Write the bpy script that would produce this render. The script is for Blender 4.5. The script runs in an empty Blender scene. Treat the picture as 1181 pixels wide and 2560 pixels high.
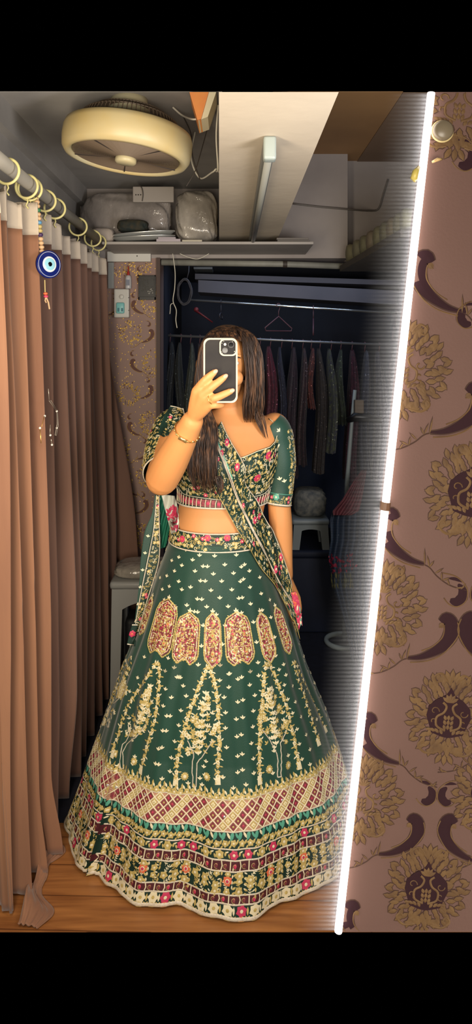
import bpy, bmesh, math, random
import numpy as np
from mathutils import Vector, Matrix
from mathutils.bvhtree import BVHTree
from math import sin, cos, pi, radians as R_
random.seed(7)
SC = bpy.context.scene
COL = SC.collection

# ------------------------------------------------------------------ camera, light, exposure
F = 1744.0                 # focal length in pixels of the 1181 x 2560 frame
CX, CY, ZC = 582.0, 870.0, 1.45   # point the lens looks straight at; height of the lens
cam = bpy.data.cameras.new('camera')
cam.sensor_fit = 'VERTICAL'; cam.sensor_height = 36.0
cam.lens = F / 2560 * 36.0
cam.shift_x = (590.5 - CX) / 2560; cam.shift_y = -(1280 - CY) / 2560
cam.clip_start = 0.02
camo = bpy.data.objects.new('camera', cam); COL.objects.link(camo)
camo.location = (0, 0, ZC); camo.rotation_euler = (pi / 2, 0, 0)
SC.camera = camo
w = bpy.data.worlds.new('world'); SC.world = w; w.use_nodes = True
w.node_tree.nodes['Background'].inputs[0].default_value = (0, 0, 0, 1)
w.node_tree.nodes['Background'].inputs[1].default_value = 0.0
SC.view_settings.view_transform = 'Standard'; SC.view_settings.look = 'None'
SC.view_settings.gamma = 1.0; SC.view_settings.exposure = 0.0
SC.view_settings.use_curve_mapping = False

def area(name, loc, target, sx, sy, power, col):
    l = bpy.data.lights.new(name, 'AREA'); l.shape = 'RECTANGLE'; l.size = sx; l.size_y = sy
    l.energy = power; l.color = col
    o = bpy.data.objects.new(name, l); COL.objects.link(o); o.location = loc
    o.rotation_euler = (Vector(target) - Vector(loc)).to_track_quat('-Z', 'Y').to_euler()
    return o
# unseen lights: a pair for the lit mirror, the others added as fill
area('mirror_lamp', (-0.44, 0.86, 1.30), (0.0, 2.1, 1.0), 0.2, 1.1, 16, (1.0, 0.85, 0.64))
area('front_fill', (0.1, -0.5, 1.15), (0.0, 2.2, 1.35), 0.8, 0.6, 24, (1.0, 0.90, 0.76))  # added fill from behind the lens, no lamp stands there
area('mirror_side_lamp', (0.46, 0.9, 1.20), (-0.05, 2.0, 0.8), 0.10, 1.1, 7.0, (1.0, 0.90, 0.76))
area('alcove_fill', (0.3, 3.46, 1.868), (0.3, 3.9, 0.6), 1.0, 0.06, 1.5, (0.55, 0.70, 1.0))  # added cool fill, hidden above the alcove opening
area('back_fill', (0.62, 0.95, 1.45), (0.55, 3.2, 2.0), 0.3, 0.4, 11, (0.95, 0.93, 0.95))  # added fill behind the near wall, brightens the dark right side

# ------------------------------------------------------------------ helpers
def P(px, py, Y):
    return Vector(((px - CX) * Y / F, Y, ZC - (py - CY) * Y / F))

def lin(c):
    out = []
    for v in c[:3]:
        v = v / 255.0
        out.append(v / 12.92 if v <= 0.04045 else ((v + 0.055) / 1.055) ** 2.4)
    return (*out, 1.0)

def mat(name, col, rough=0.6, metal=0.0, bump=0.0, bscale=40.0, col2=None, nscale=8.0, stretch=(1, 1, 1), sheen=0.0, emit=None, estr=0.0, spec=0.5):
    m = bpy.data.materials.new(name); m.use_nodes = True
    nt = m.node_tree; b = nt.nodes['Principled BSDF']
    b.inputs['Base Color'].default_value = lin(col)
    b.inputs['Roughness'].default_value = rough
    b.inputs['Metallic'].default_value = metal
    b.inputs['Specular IOR Level'].default_value = spec
    if sheen:
        b.inputs['Sheen Weight'].default_value = sheen
    tc = nt.nodes.new('ShaderNodeTexCoord'); mp = nt.nodes.new('ShaderNodeMapping')
    mp.inputs['Scale'].default_value = stretch
    nt.links.new(tc.outputs['Object'], mp.inputs['Vector'])
    if col2 is not None:
        n = nt.nodes.new('ShaderNodeTexNoise'); n.inputs['Scale'].default_value = nscale; n.inputs['Detail'].default_value = 5
        r = nt.nodes.new('ShaderNodeValToRGB')
        r.color_ramp.elements[0].position = 0.35; r.color_ramp.elements[1].position = 0.68
        r.color_ramp.elements[0].color = lin(col); r.color_ramp.elements[1].color = lin(col2)
        nt.links.new(mp.outputs[0], n.inputs['Vector']); nt.links.new(n.outputs['Fac'], r.inputs[0])
        nt.links.new(r.outputs[0], b.inputs['Base Color'])
    if bump:
        n = nt.nodes.new('ShaderNodeTexNoise'); n.inputs['Scale'].default_value = bscale; n.inputs['Detail'].default_value = 4
        bp = nt.nodes.new('ShaderNodeBump'); bp.inputs['Strength'].default_value = bump; bp.inputs['Distance'].default_value = 0.01
        nt.links.new(mp.outputs[0], n.inputs['Vector']); nt.links.new(n.outputs['Fac'], bp.inputs['Height'])
        nt.links.new(bp.outputs[0], b.inputs['Normal'])
    if emit is not None:
        b.inputs['Emission Color'].default_value = lin(emit); b.inputs['Emission Strength'].default_value = estr
    return m

def mesh_obj(name, verts, faces, mats, midx=None, parent=None, smooth=False):
    me = bpy.data.meshes.new(name)
    me.from_pydata([tuple(v) for v in verts], [], faces)
    if not isinstance(mats, (list, tuple)): mats = [mats]
    for m in mats: me.materials.append(m)
    if midx is not None: me.polygons.foreach_set('material_index', np.array(midx, dtype=np.int32))
    me.polygons.foreach_set('use_smooth', np.full(len(me.polygons), bool(smooth)))
    me.update()
    o = bpy.data.objects.new(name, me); COL.objects.link(o)
    if parent is not None:
        o.parent = parent
        o.matrix_parent_inverse = Matrix.Translation(parent.location).inverted()
    return o

def tag(o, label=None, cat=None, group=None, kind=None):
    if label: o['label'] = label
    if cat: o['category'] = cat
    if group: o['group'] = group
    if kind: o['kind'] = kind
    return o

def thing(name, label, cat, loc=(0, 0, 0), group=None):
    o = bpy.data.objects.new(name, None); COL.objects.link(o); o.location = loc
    o.empty_display_size = 0.05
    return tag(o, label, cat, group)

class MB:
    """collects shapes into one mesh"""
    def __init__(s): s.v = []; s.f = []; s.m = []
    def add(s, v, f, mi=0):
        b = len(s.v); s.v += [Vector(x) for x in v]
        s.f += [tuple(b + i for i in q) for q in f]; s.m += [mi] * len(f)
        return s
    def box(s, a, b, mi=0):
        x0, y0, z0 = [min(a[i], b[i]) for i in range(3)]; x1, y1, z1 = [max(a[i], b[i]) for i in range(3)]
        v = [(x0, y0, z0), (x1, y0, z0), (x1, y1, z0), (x0, y1, z0), (x0, y0, z1), (x1, y0, z1), (x1, y1, z1), (x0, y1, z1)]
        return s.add(v, [(0, 3, 2, 1), (4, 5, 6, 7), (0, 1, 5, 4), (1, 2, 6, 5), (2, 3, 7, 6), (3, 0, 4, 7)], mi)
    def bbox(s, a, b, bev=0.003, mi=0):
        """box with bevelled edges"""
        bm = bmesh.new(); bmesh.ops.create_cube(bm, size=1.0)
        lo = Vector([min(a[i], b[i]) for i in range(3)]); hi = Vector([max(a[i], b[i]) for i in range(3)])
        for v in bm.verts:
            v.co = Vector([lo[i] + (v.co[i] + 0.5) * (hi[i] - lo[i]) for i in range(3)])
        bev = min(bev, 0.45 * min(hi[i] - lo[i] for i in range(3)))
        bmesh.ops.bevel(bm, geom=bm.edges[:], offset=bev, segments=2, affect='EDGES', profile=0.6)
        bm.verts.index_update()
        s.add([v.co.copy() for v in bm.verts], [tuple(v.index for v in f.verts) for f in bm.faces], mi); bm.free()
        return s
    def tube(s, pts, r, n=8, mi=0, closed=False, caps=True, flat=1.0):
        pts = [Vector(p) for p in pts]; k = len(pts)
        rr = r if isinstance(r, (list, tuple)) else [r] * k
        rings = []; prev = None
        for i, p in enumerate(pts):
            if closed: t = pts[(i + 1) % k] - pts[i - 1]
            else: t = pts[min(i + 1, k - 1)] - pts[max(i - 1, 0)]
            if t.length < 1e-9: t = Vector((0, 0, 1))
            t.normalize()
            if prev is None:
                a = Vector((0, 0, 1)) if abs(t.z) < 0.9 else Vector((1, 0, 0))
                u = t.cross(a).normalized()
            else:
                u = prev - t * prev.dot(t)
                if u.length < 1e-6: u = t.orthogonal()
                u.normalize()
            prev = u; w2 = t.cross(u)
            rings.append([p + (u * cos(2 * pi * j / n) + w2 * flat * sin(2 * pi * j / n)) * rr[i] for j in range(n)])
        v = [x for g in rings for x in g]; f = []
        m = k if closed else k - 1
        for i in range(m):
            a, b2 = i * n, ((i + 1) % k) * n
            for j in range(n):
                f.append((a + j, a + (j + 1) % n, b2 + (j + 1) % n, b2 + j))
        if caps and not closed:
            f.append(tuple(reversed(range(n)))); f.append(tuple(range((k - 1) * n, k * n)))
        return s.add(v, f, mi)
    def lathe(s, prof, n=48, axis=Matrix.Identity(4), mi=0, closed=False):
        v = []; f = []; k = len(prof)
        for (r, z) in prof:
            for j in range(n):
                a = 2 * pi * j / n; v.append(axis @ Vector((r * cos(a), r * sin(a), z)))
        for i in range(k if closed else k - 1):
            i2 = (i + 1) % k
            for j in range(n):
                f.append((i * n + j, i * n + (j + 1) % n, i2 * n + (j + 1) % n, i2 * n + j))
        return s.add(v, f, mi)
    def ball(s, c, rx, ry=None, rz=None, n=12, m=8, mi=0, rot=None):
        ry = rx if ry is None else ry; rz = rx if rz is None else rz
        c = Vector(c); rot = rot or Matrix.Identity(3)
        v = [c + rot @ Vector((0, 0, rz))]
        for i in range(1, m):
            a = pi * i / m
            for j in range(n):
                b = 2 * pi * j / n
                v.append(c + rot @ Vector((rx * sin(a) * cos(b), ry * sin(a) * sin(b), rz * cos(a))))
        v.append(c + rot @ Vector((0, 0, -rz)))
        f = [(0, 1 + j, 1 + (j + 1) % n) for j in range(n)]
        for i in range(m - 2):
            for j in range(n):
                a = 1 + i * n; b = a + n
                f.append((a + j, b + j, b + (j + 1) % n, a + (j + 1) % n))
        last = len(v) - 1; a = 1 + (m - 2) * n
        f += [(last, a + (j + 1) % n, a + j) for j in range(n)]
        return s.add(v, f, mi)
    def grid(s, rows, mi=0, closed=False, mifun=None):
        """rows: list of lists of points"""
        b = len(s.v); nr = len(rows); nc = len(rows[0])
        for r in rows: s.v += [Vector(p) for p in r]
        for i in range(nr - 1):
            for j in range(nc if closed else nc - 1):
                j2 = (j + 1) % nc
                s.f.append((b + i * nc + j, b + i * nc + j2, b + (i + 1) * nc + j2, b + (i + 1) * nc + j))
                s.m.append(mifun(i, j) if mifun else mi)
        return s
    def build(s, name, mats, parent=None, smooth=False):
        return mesh_obj(name, s.v, s.f, mats, s.m, parent, smooth)

def cr(pts, n=8):
    """Catmull-Rom through points (lists of floats or Vectors)"""
    pts = [np.array(p, float) for p in pts]; out = []
    for i in range(len(pts) - 1):
        p0 = pts[max(i - 1, 0)]; p1 = pts[i]; p2 = pts[i + 1]; p3 = pts[min(i + 2, len(pts) - 1)]
        for k in range(n):
            t = k / n
            out.append(0.5 * (2 * p1 + (p2 - p0) * t + (2 * p0 - 5 * p1 + 4 * p2 - p3) * t * t + (3 * p1 - p0 - 3 * p2 + p3) * t ** 3))
    out.append(pts[-1]); return out

def crn(pts, n):
    """Catmull-Rom resampled to n points evenly along its length"""
    d = np.array(cr(pts, 12)); L = np.r_[0, np.cumsum(np.linalg.norm(np.diff(d, axis=0), axis=1))]
    t = np.linspace(0, L[-1], n)
    return np.stack([np.interp(t, L, d[:, k]) for k in range(d.shape[1])], 1)

def structure(name, mb, mats, smooth=False):
    return tag(mb.build(name, mats, None, smooth), kind='structure')

# ------------------------------------------------------------------ decoration drawn as raised threadwork or print on a surface
class GridSurf:
    def __init__(s, G, flip=1.0):
        s.G = np.array(G, float); s.nv, s.nu = s.G.shape[:2]
        du = np.gradient(s.G, axis=1); dv = np.gradient(s.G, axis=0)
        n = np.cross(du, dv) * flip; n /= (np.linalg.norm(n, axis=2, keepdims=True) + 1e-12)
        s.N = n
        s.LU = np.linalg.norm(du, axis=2) * (s.nu - 1) + 1e-9; s.LV = np.linalg.norm(dv, axis=2) * (s.nv - 1) + 1e-9
        s.px = CX + s.G[..., 0] * F / s.G[..., 1]; s.py = CY - (s.G[..., 2] - ZC) * F / s.G[..., 1]
        s.front = (s.N * (s.G - np.array([0, 0, ZC]))).sum(2) < 0
    def ev(s, u, v, h):
        x = np.clip(u, 0, 1) * (s.nu - 1); y = np.clip(v, 0, 1) * (s.nv - 1)
        i = np.minimum(x.astype(int), s.nu - 2); j = np.minimum(y.astype(int), s.nv - 2)
        a = (x - i)[:, None]; b = (y - j)[:, None]
        f = lambda A: (A[j, i] * (1 - a) + A[j, i + 1] * a) * (1 - b) + (A[j + 1, i] * (1 - a) + A[j + 1, i + 1] * a) * b
        return f(s.G) + f(s.N) * h[:, None]
    def inv(s, px, py):
        d = (s.px - px) ** 2 + (s.py - py) ** 2 + np.where(s.front, 0, 1e6)
        k = int(np.argmin(d)); j, i = divmod(k, s.nu)
        return i / (s.nu - 1), j / (s.nv - 1), math.sqrt(d[j, i])
    def lens(s, u, v):
        i = min(max(int(u * (s.nu - 1)), 0), s.nu - 1); j = min(max(int(v * (s.nv - 1)), 0), s.nv - 1)
        return s.LU[j, i], s.LV[j, i], s.px[j, i], s.py[j, i], s.G[j, i, 1]

class WallSurf:
    def __init__(s, Y): s.Y = Y
    def ev(s, u, v, h):
        Y = s.Y - h
        return np.stack([(u - CX) * s.Y / F, Y, ZC - (v - CY) * s.Y / F], 1)
    def lens(s, u, v): return 1.0, 1.0, u, v, s.Y

class Deco:
    """polygons in local units on a surface; h = height above it"""
    def __init__(s, surf): s.S = surf; s.u = []; s.v = []; s.h = []; s.f = []; s.m = []; s.fr(0.5, 0.5)
    def fr(s, u, v, rot=0.0, sc=1.0):
        s.u0, s.v0 = u, v; s.lu, s.lv = s.S.lens(u, v)[:2]; s.c, s.s_ = cos(rot) * sc, sin(rot) * sc
    def px(s, px, py, rot=0.0, sc=1.0, tol=6):
        u, v, d = s.S.inv(px, py)
        if d > tol: return False
        s.fr(u, v, rot, sc); return True
    def pt(s, x, y, h):
        X = x * s.c - y * s.s_; Y = x * s.s_ + y * s.c
        s.u.append(s.u0 + X / s.lu); s.v.append(s.v0 + Y / s.lv); s.h.append(h); return len(s.u) - 1
    def fan(s, pts, mi, h=0.0008, hc=None):
        cx = sum(p[0] for p in pts) / len(pts); cy = sum(p[1] for p in pts) / len(pts)
        c = s.pt(cx, cy, h if hc is None else hc); r = [s.pt(x, y, h) for x, y in pts]
        for i in range(len(r)): s.f.append((c, r[i], r[(i + 1) % len(r)])); s.m.append(mi)
    def fill(s, pts, mi, h=0.0008, rings=7, sub=3):
        """area fill that follows the curve of the surface"""
        q = []
        for i in range(len(pts)):
            a, b = pts[i], pts[(i + 1) % len(pts)]
            q += [(a[0] + (b[0] - a[0]) * k / sub, a[1] + (b[1] - a[1]) * k / sub) for k in range(sub)]
        cx = sum(p[0] for p in q) / len(q); cy = sum(p[1] for p in q) / len(q); c = s.pt(cx, cy, h); prev = None; n = len(q)
        for r in range(1, rings + 1):
            cur = [s.pt(cx + (x - cx) * r / rings, cy + (y - cy) * r / rings, h) for x, y in q]
            for i in range(n):
                j = (i + 1) % n; s.f.append((c, cur[i], cur[j]) if prev is None else (prev[i], cur[i], cur[j], prev[j])); s.m.append(mi)
            prev = cur
    def poly(s, pts, mi, h=0.0008):
        s.f.append(tuple(s.pt(x, y, h) for x, y in pts)); s.m.append(mi)
    def petal(s, x, y, ang, L, W, mi, h=0.0008, hc=0.0016):
        """leaf from (x,y) in direction ang (0 = up the surface, clockwise)"""
        dx, dy = sin(ang), -cos(ang); nx, ny = -dy, dx
        q = [(0, 0), (0.3, 0.42), (0.65, 0.42), (1, 0), (0.65, -0.42), (0.3, -0.42)]
        s.fan([(x + dx * a * L + nx * b * W, y + dy * a * L + ny * b * W) for a, b in q], mi, h, hc)
    def disc(s, x, y, r, mi, h=0.0008, hc=0.0016, n=8, ry=None):
        ry = ry or r
        s.fan([(x + r * cos(2 * pi * k / n), y + ry * sin(2 * pi * k / n)) for k in range(n)], mi, h, hc)
    def flower(s, x, y, r, mi, mc, n=5, a0=0.0, w=0.9, hh=1.0):
        for k in range(n): s.petal(x, y, a0 + 2 * pi * k / n, r, r * w, mi, 0.0008 * hh, 0.0018 * hh)
        s.disc(x, y, r * 0.3, mc, 0.0018 * hh, 0.0026 * hh, 6)
    def line(s, pts, w, mi, h=0.0008, hc=0.0016, closed=False):
        """ridge-shaped cord through local points; w float or list"""
        k = len(pts); ww = w if isinstance(w, (list, tuple)) else [w] * k; L = []; C = []; Rr = []
        for i, (x, y) in enumerate(pts):
            if closed: a = pts[i - 1]; b = pts[(i + 1) % k]
            else: a = pts[max(i - 1, 0)]; b = pts[min(i + 1, k - 1)]
            dx, dy = b[0] - a[0], b[1] - a[1]; d = math.hypot(dx, dy) or 1
            nx, ny = -dy / d * ww[i] / 2, dx / d * ww[i] / 2
            L.append(s.pt(x + nx, y + ny, h)); C.append(s.pt(x, y, hc)); Rr.append(s.pt(x - nx, y - ny, h))
        for i in range(k if closed else k - 1):
            j = (i + 1) % k
            s.f += [(L[i], L[j], C[j], C[i]), (C[i], C[j], Rr[j], Rr[i])]; s.m += [mi, mi]
    def cord(s, uv, w, mi, h=0.0008, hc=0.0025, closed=False):
        """ridge cord through surface (u,v) points with metric width"""
        k = len(uv); L = []; C = []; Rr = []
        for i, (u, v) in enumerate(uv):
            lu, lv = s.S.lens(u, v)[:2]
            a = uv[max(i - 1, 0)]; b = uv[min(i + 1, k - 1)]
            dx, dy = (b[0] - a[0]) * lu, (b[1] - a[1]) * lv; d = math.hypot(dx, dy) or 1
            nx, ny = -dy / d * w / 2, dx / d * w / 2
            for A, sg, hh in ((L, 1, h), (C, 0, hc), (Rr, -1, h)):
                s.u.append(u + sg * nx / lu); s.v.append(v + sg * ny / lv); s.h.append(hh); A.append(len(s.u) - 1)
        for i in range(k - 1):
            s.f += [(L[i], L[i + 1], C[i + 1], C[i]), (C[i], C[i + 1], Rr[i + 1], Rr[i])]; s.m += [mi, mi]
    def sprig(s, x, y, ang, L, mi, n=4, w=0.35):
        dx, dy = sin(ang), -cos(ang)
        s.line([(x, y), (x + dx * L, y + dy * L)], L * 0.05, mi)
        for k in range(n):
            t = (k + 0.6) / (n + 0.3)
            for sg in (-1, 1): s.petal(x + dx * L * t, y + dy * L * t, ang + sg * 0.85, L * 0.34, L * 0.34 * w, mi)
        s.petal(x + dx * L * 0.9, y + dy * L * 0.9, ang, L * 0.3, L * 0.3 * w, mi)
    def curl(s, x, y, r, a0, sg, mi, w):
        pts = []
        for k in range(10):
            t = k / 9; rr = r * (1 - 0.72 * t); a = a0 + sg * t * 4.6
            pts.append((x + rr * cos(a), y + rr * sin(a)))
        s.line(pts, w, mi)
    def butti(s, x, y, r, mi):
        s.petal(x, y, 0, r, r * 0.5, mi, 0.0008, 0.002)
        s.petal(x, y, 0.95, r * 0.95, r * 0.42, mi, 0.0008, 0.002); s.petal(x, y, -0.95, r * 0.95, r * 0.42, mi, 0.0008, 0.002)
        s.disc(x, y, r * 0.22, mi, 0.0008, 0.002, 5)
    def verts(s):
        if not s.u: return []
        return s.S.ev(np.array(s.u), np.array(s.v), np.array(s.h))
    def into(s, mb, off=0):
        b = len(mb.v); mb.v += [Vector(p) for p in s.verts()]
        mb.f += [tuple(b + i for i in q) for q in s.f]; mb.m += [m + off for m in s.m]

# ------------------------------------------------------------------ materials
M = {}
M['plaster'] = mat('plaster', (168, 160, 156), 0.85, bump=0.15, bscale=18, col2=(150, 142, 138), nscale=3)
M['beam'] = mat('beam_paint', (205, 192, 172), 0.8, bump=0.12, bscale=25, col2=(190, 178, 160), nscale=2.5)
M['ceil'] = mat('ceiling_paint', (172, 168, 164), 0.85, bump=0.1, bscale=20, col2=(140, 137, 135), nscale=2.2)
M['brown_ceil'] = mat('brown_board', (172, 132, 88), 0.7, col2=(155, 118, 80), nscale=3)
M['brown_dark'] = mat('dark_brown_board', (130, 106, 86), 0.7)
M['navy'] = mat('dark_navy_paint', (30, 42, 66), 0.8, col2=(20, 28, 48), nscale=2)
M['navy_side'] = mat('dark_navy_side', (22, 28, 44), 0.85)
M['wallpaper'] = mat('wallpaper_ground', (112, 84, 76), 0.8, bump=0.06, bscale=300, col2=(103, 76, 68), nscale=3)
M['wp_gold'] = mat('wallpaper_gold', (112, 84, 50), 0.75, col2=(92, 66, 40), nscale=60)
M['wp_line'] = mat('wallpaper_outline', (66, 42, 32), 0.8)
M['wp_dark'] = mat('wallpaper_maroon', (50, 28, 34), 0.8, spec=.2)
M['wp2'] = mat('far_wallpaper_ground', (150, 122, 112), 0.6, col2=(138, 110, 102), nscale=4)
M['wp2_gold'] = mat('far_wallpaper_glitter', (205, 165, 75), 0.35, metal=0.3)
M['floor'] = None
M['white'] = mat('white_plastic', (205, 203, 196), 0.4)
M['grey'] = mat('grey_plastic', (130, 130, 130), 0.5)
M['steel'] = mat('bright_steel', (200, 205, 205), 0.25, metal=0.9)
M['black'] = mat('black_plastic', (14, 14, 16), 0.4)
M['wire_w'] = mat('white_wire', (205, 200, 185), 0.5)
M['wire_d'] = mat('dark_wire', (60, 52, 46), 0.6)

def wood_floor():
    m = bpy.data.materials.new('wood_floor'); m.use_nodes = True; nt = m.node_tree; b = nt.nodes['Principled BSDF']
    tc = nt.nodes.new('ShaderNodeTexCoord'); mp = nt.nodes.new('ShaderNodeMapping')
    mp.inputs['Scale'].default_value = (1.2, 14, 1); mp.inputs['Rotation'].default_value = (0, 0, R_(3))
    n = nt.nodes.new('ShaderNodeTexNoise'); n.inputs['Scale'].default_value = 3.5; n.inputs['Detail'].default_value = 8; n.inputs['Distortion'].default_value = 0.6
    r = nt.nodes.new('ShaderNodeValToRGB'); r.color_ramp.elements[0].position = 0.3; r.color_ramp.elements[1].position = 0.72
    r.color_ramp.elements[0].color = lin((126, 76, 40)); r.color_ramp.elements[1].color = lin((176, 118, 66))
    br = nt.nodes.new('ShaderNodeTexBrick'); br.inputs['Scale'].default_value = 1.0
    br.inputs['Brick Width'].default_value = 1.2; br.inputs['Row Height'].default_value = 0.11; br.inputs['Mortar Size'].default_value = 0.0022
    br.inputs['Color1'].default_value = (1, 1, 1, 1); br.inputs['Color2'].default_value = (0.86, 0.84, 0.82, 1); br.inputs['Mortar'].default_value = (0.45, 0.4, 0.38, 1)
    mp2 = nt.nodes.new('ShaderNodeMapping'); mp2.inputs['Rotation'].default_value = (0, 0, R_(1.5)); mp2.inputs['Location'].default_value = (0.3, 0.035, 0)
    mx = nt.nodes.new('ShaderNodeMixRGB'); mx.blend_type = 'MULTIPLY'; mx.inputs[0].default_value = 1
    L = nt.links.new
    L(tc.outputs['Object'], mp.inputs[0]); L(mp.outputs[0], n.inputs['Vector']); L(n.outputs['Fac'], r.inputs[0])
    L(tc.outputs['Object'], mp2.inputs[0]); L(mp2.outputs[0], br.inputs['Vector'])
    L(r.outputs[0], mx.inputs[1]); L(br.outputs['Color'], mx.inputs[2]); L(mx.outputs[0], b.inputs['Base Color'])
    b.inputs['Roughness'].default_value = 0.38
    return m
M['floor'] = wood_floor()

# ------------------------------------------------------------------ the room
YF = 1.733                                   # where the modelled floor begins
structure('floor', MB().box((-0.72, YF, -0.0015), (1.4, 4.7, 0.0)), M['floor'])
structure('ceiling', MB().box((-0.72, 1.99, 2.18), (-0.03, 3.3, 2.182)), M['ceil'])
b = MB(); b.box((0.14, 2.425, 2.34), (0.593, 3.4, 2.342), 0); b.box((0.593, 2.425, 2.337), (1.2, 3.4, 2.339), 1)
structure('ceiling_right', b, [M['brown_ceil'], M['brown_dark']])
# beam that the tube light hangs on, running towards the back wall
b = MB(); x0a, x0b = -0.0255, -0.062
v = [(x0a, 1.30, 1.927), (0.198, 1.30, 1.927), (0.198, 3.2, 1.927), (x0b, 3.2, 1.927),
     (x0a, 1.31, 1.928), (0.198, 1.31, 1.928), (0.198, 3.2, 2.345), (x0b, 3.2, 2.345), (x0a, 2.0, 2.178), (0.198, 2.46, 2.345)]
b.add(v, [(0, 3, 2, 1), (0, 1, 5, 4), (2, 3, 7, 6), (1, 2, 6, 9, 5), (3, 0, 4, 8, 7), (4, 5, 9, 8), (8, 9, 6, 7)])
structure('trim_1', b, M['beam'])            # the concrete beam
structure('wall_left', MB().box((-0.72, YF, 0), (-0.70, 3.25, 2.18)).box((-0.70, 2.0, 2.10), (-0.668, 3.2, 2.18)), M['ceil'])
XO = -0.337                                  # left side of the dark alcove's opening
zt = 1.862
structure('wall_back', MB().box((-0.72, 3.2, zt), (0.528, 3.4, 2.37)).box((0.528, 3.32, zt), (1.3, 3.4, 2.37)), M['plaster'])
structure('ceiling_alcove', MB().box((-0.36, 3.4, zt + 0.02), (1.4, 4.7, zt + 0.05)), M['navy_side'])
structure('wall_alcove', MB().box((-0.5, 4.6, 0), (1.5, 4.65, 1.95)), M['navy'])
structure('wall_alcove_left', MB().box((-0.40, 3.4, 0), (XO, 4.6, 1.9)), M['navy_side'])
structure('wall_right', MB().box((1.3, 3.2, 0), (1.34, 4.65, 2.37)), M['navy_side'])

# -------- damask motifs, in units of photograph pixels at the near wall
def medallion(D, fx=1):
    GO, LI, DK, BG = 0, 1, 2, 3
    def leaf(x, y, a, L, W, e=0.0):
        a = a * fx; x = x * fx
        D.petal(x - sin(a) * 2, y + cos(a) * 2, a, L + 4, W * 1.18 + 3, LI, 0.0002 + e, 0.0003 + e)
        D.petal(x, y, a, L, W, GO, 0.0004 + e, 0.0008 + e)
    for q_, (rad, n_, L_, W_) in enumerate(((90, 32, 25, 12), (76, 30, 26, 13), (62, 26, 26, 13), (50, 20, 24, 13))):
        for k in range(n_):
            a = 2 * pi * (k + .5 * (q_ % 2)) / n_ + .05
            if q_ == 0 and (abs(math.remainder(a, 2 * pi)) < .3 or abs(math.remainder(a - pi, 2 * pi)) < .4): continue
            sw = .55 * sin(a * 1.0) * (1 if k % 3 else -1)
            leaf(rad * sin(a) * (.98 + .05 * sin(5 * a)), -rad * cos(a) * (1 + .04 * sin(7 * a)), a - sw, L_, W_, q_ * 1e-4)
    D.poly([(0, -72), (12, -52), (34, -40), (52, -22), (56, 2), (48, 22), (40, 44), (14, 52), (0, 54), (-14, 52), (-40, 44), (-48, 22), (-56, 2), (-52, -22), (-34, -40), (-12, -52)], DK, 0.0011)
    for sg in (-1, 1):
        D.line([(sg * x, y) for x, y in cr([(6, 36), (28, 26), (30, 4), (14, -8), (8, -24), (18, -34)], 4)], 5.5, GO, 0.0014, 0.0019)
        D.curl(sg * 36, -10, 12, 0, sg, GO, 4); D.curl(sg * 38, 16, 11, 1, sg, GO, 4)
        for k in range(4): D.petal(sg * (12 + k * 9), 46 - k * 3, sg * (0.5 + 0.3 * k), 16, 9, GO, 0.0014, 0.002)
    for k in (-2, -1, 0, 1, 2): D.petal(0, -34, k * 0.5, 24, 10, GO, 0.0014, 0.002)
    for r_ in range(3):
        for k in (-1, 0, 1): D.petal(k * 6, 34 - r_ * 12, k * 0.4, 14, 9, GO, 0.0014 + r_ * 1e-4, 0.002)
    for k in (-3, -2, -1, 0, 1, 2, 3):       # plume above
        leaf(k * 5, -84, k * 0.42, 34 - abs(k) * 2, 13)
    for sg in (-1, 1):
        D.line([(sg * x * fx, y) for x, y in cr([(10, -84), (26, -104), (44, -96), (40, -82), (30, -84)], 4)], 5, GO, 0.0004, 0.001)
        D.line([(sg * x * fx, y) for x, y in cr([(20, 92), (50, 96), (68, 80), (60, 68), (52, 76)], 4)], 6, GO, 0.0004, 0.001)
    for k in (-3, -2, -1, 1, 2, 3, 0):       # lotus below
        leaf(k * 6, 92, pi + k * -0.42 if False else k * 0.5, 30, 16)
    for k in (-1, 0, 1): leaf(k * 8, 96, pi - k * 0.5, 28, 13)

def paisley(D, fx=1):
    GO, LI, DK, BG = 0, 1, 2, 3
    sp = cr([(-8, 6), (4, -6), (18, 6), (20, 34), (6, 62), (-20, 84), (-52, 100), (-84, 106)], 4)
    n = len(sp); wd = [10 + 26 * math.sin(min(1, (i / n) * 1.9 + 0.12) * pi * 0.55) if i / n < 0.45 else 34 * (1 - (i / n - 0.45) / 0.55) ** 1.1 + 2 for i in range(n)]
    q = [(fx * x, y) for x, y in sp]
    D.line(q, [v + 6 for v in wd], LI, 0.0002, 0.0002); D.line(q, wd, DK, 0.0004, 0.0006)
    s1 = [(fx * x, y) for x, y in cr([(-12, 20), (-2, 12), (2, 24), (-2, 46), (-24, 70), (-50, 84)], 4)]
    D.line(s1, 3.2, GO, 0.0006, 0.001)
    s2 = [(fx * x, y) for x, y in cr([(34, 2), (40, 30), (26, 60), (0, 90), (-34, 108), (-76, 116)], 4)]
    D.line(s2, 3.0, GO, 0.0006, 0.001)
    D.disc(fx * -6, 14, 7, GO, 0.0007, 0.001)
    st = [(fx * x, y) for x, y in cr([(-70, 104), (-96, 112), (-118, 132), (-150, 150), (-190, 158)], 5)]
    D.line(st, 3.2, LI, 0.0003, 0.0006)
    for (x, y, a, L) in [(-98, 112, -0.5, 20), (-98, 112, 0.3, 30), (-112, 126, -0.9, 26), (-130, 140, -1.2, 24), (-130, 140, 0.1, 22), (-150, 150, 0.5, 20), (-165, 155, -1.4, 26), (-178, 157, -0.6, 18), (-86, 110, 0.1, 44)]:
        D.petal(fx * x, y, fx * a, L, 6, LI, 0.0003, 0.0005)
        D.petal(fx * (x + 1), y, fx * a, L * 0.85, 4, GO, 0.0006, 0.0009)

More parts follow.
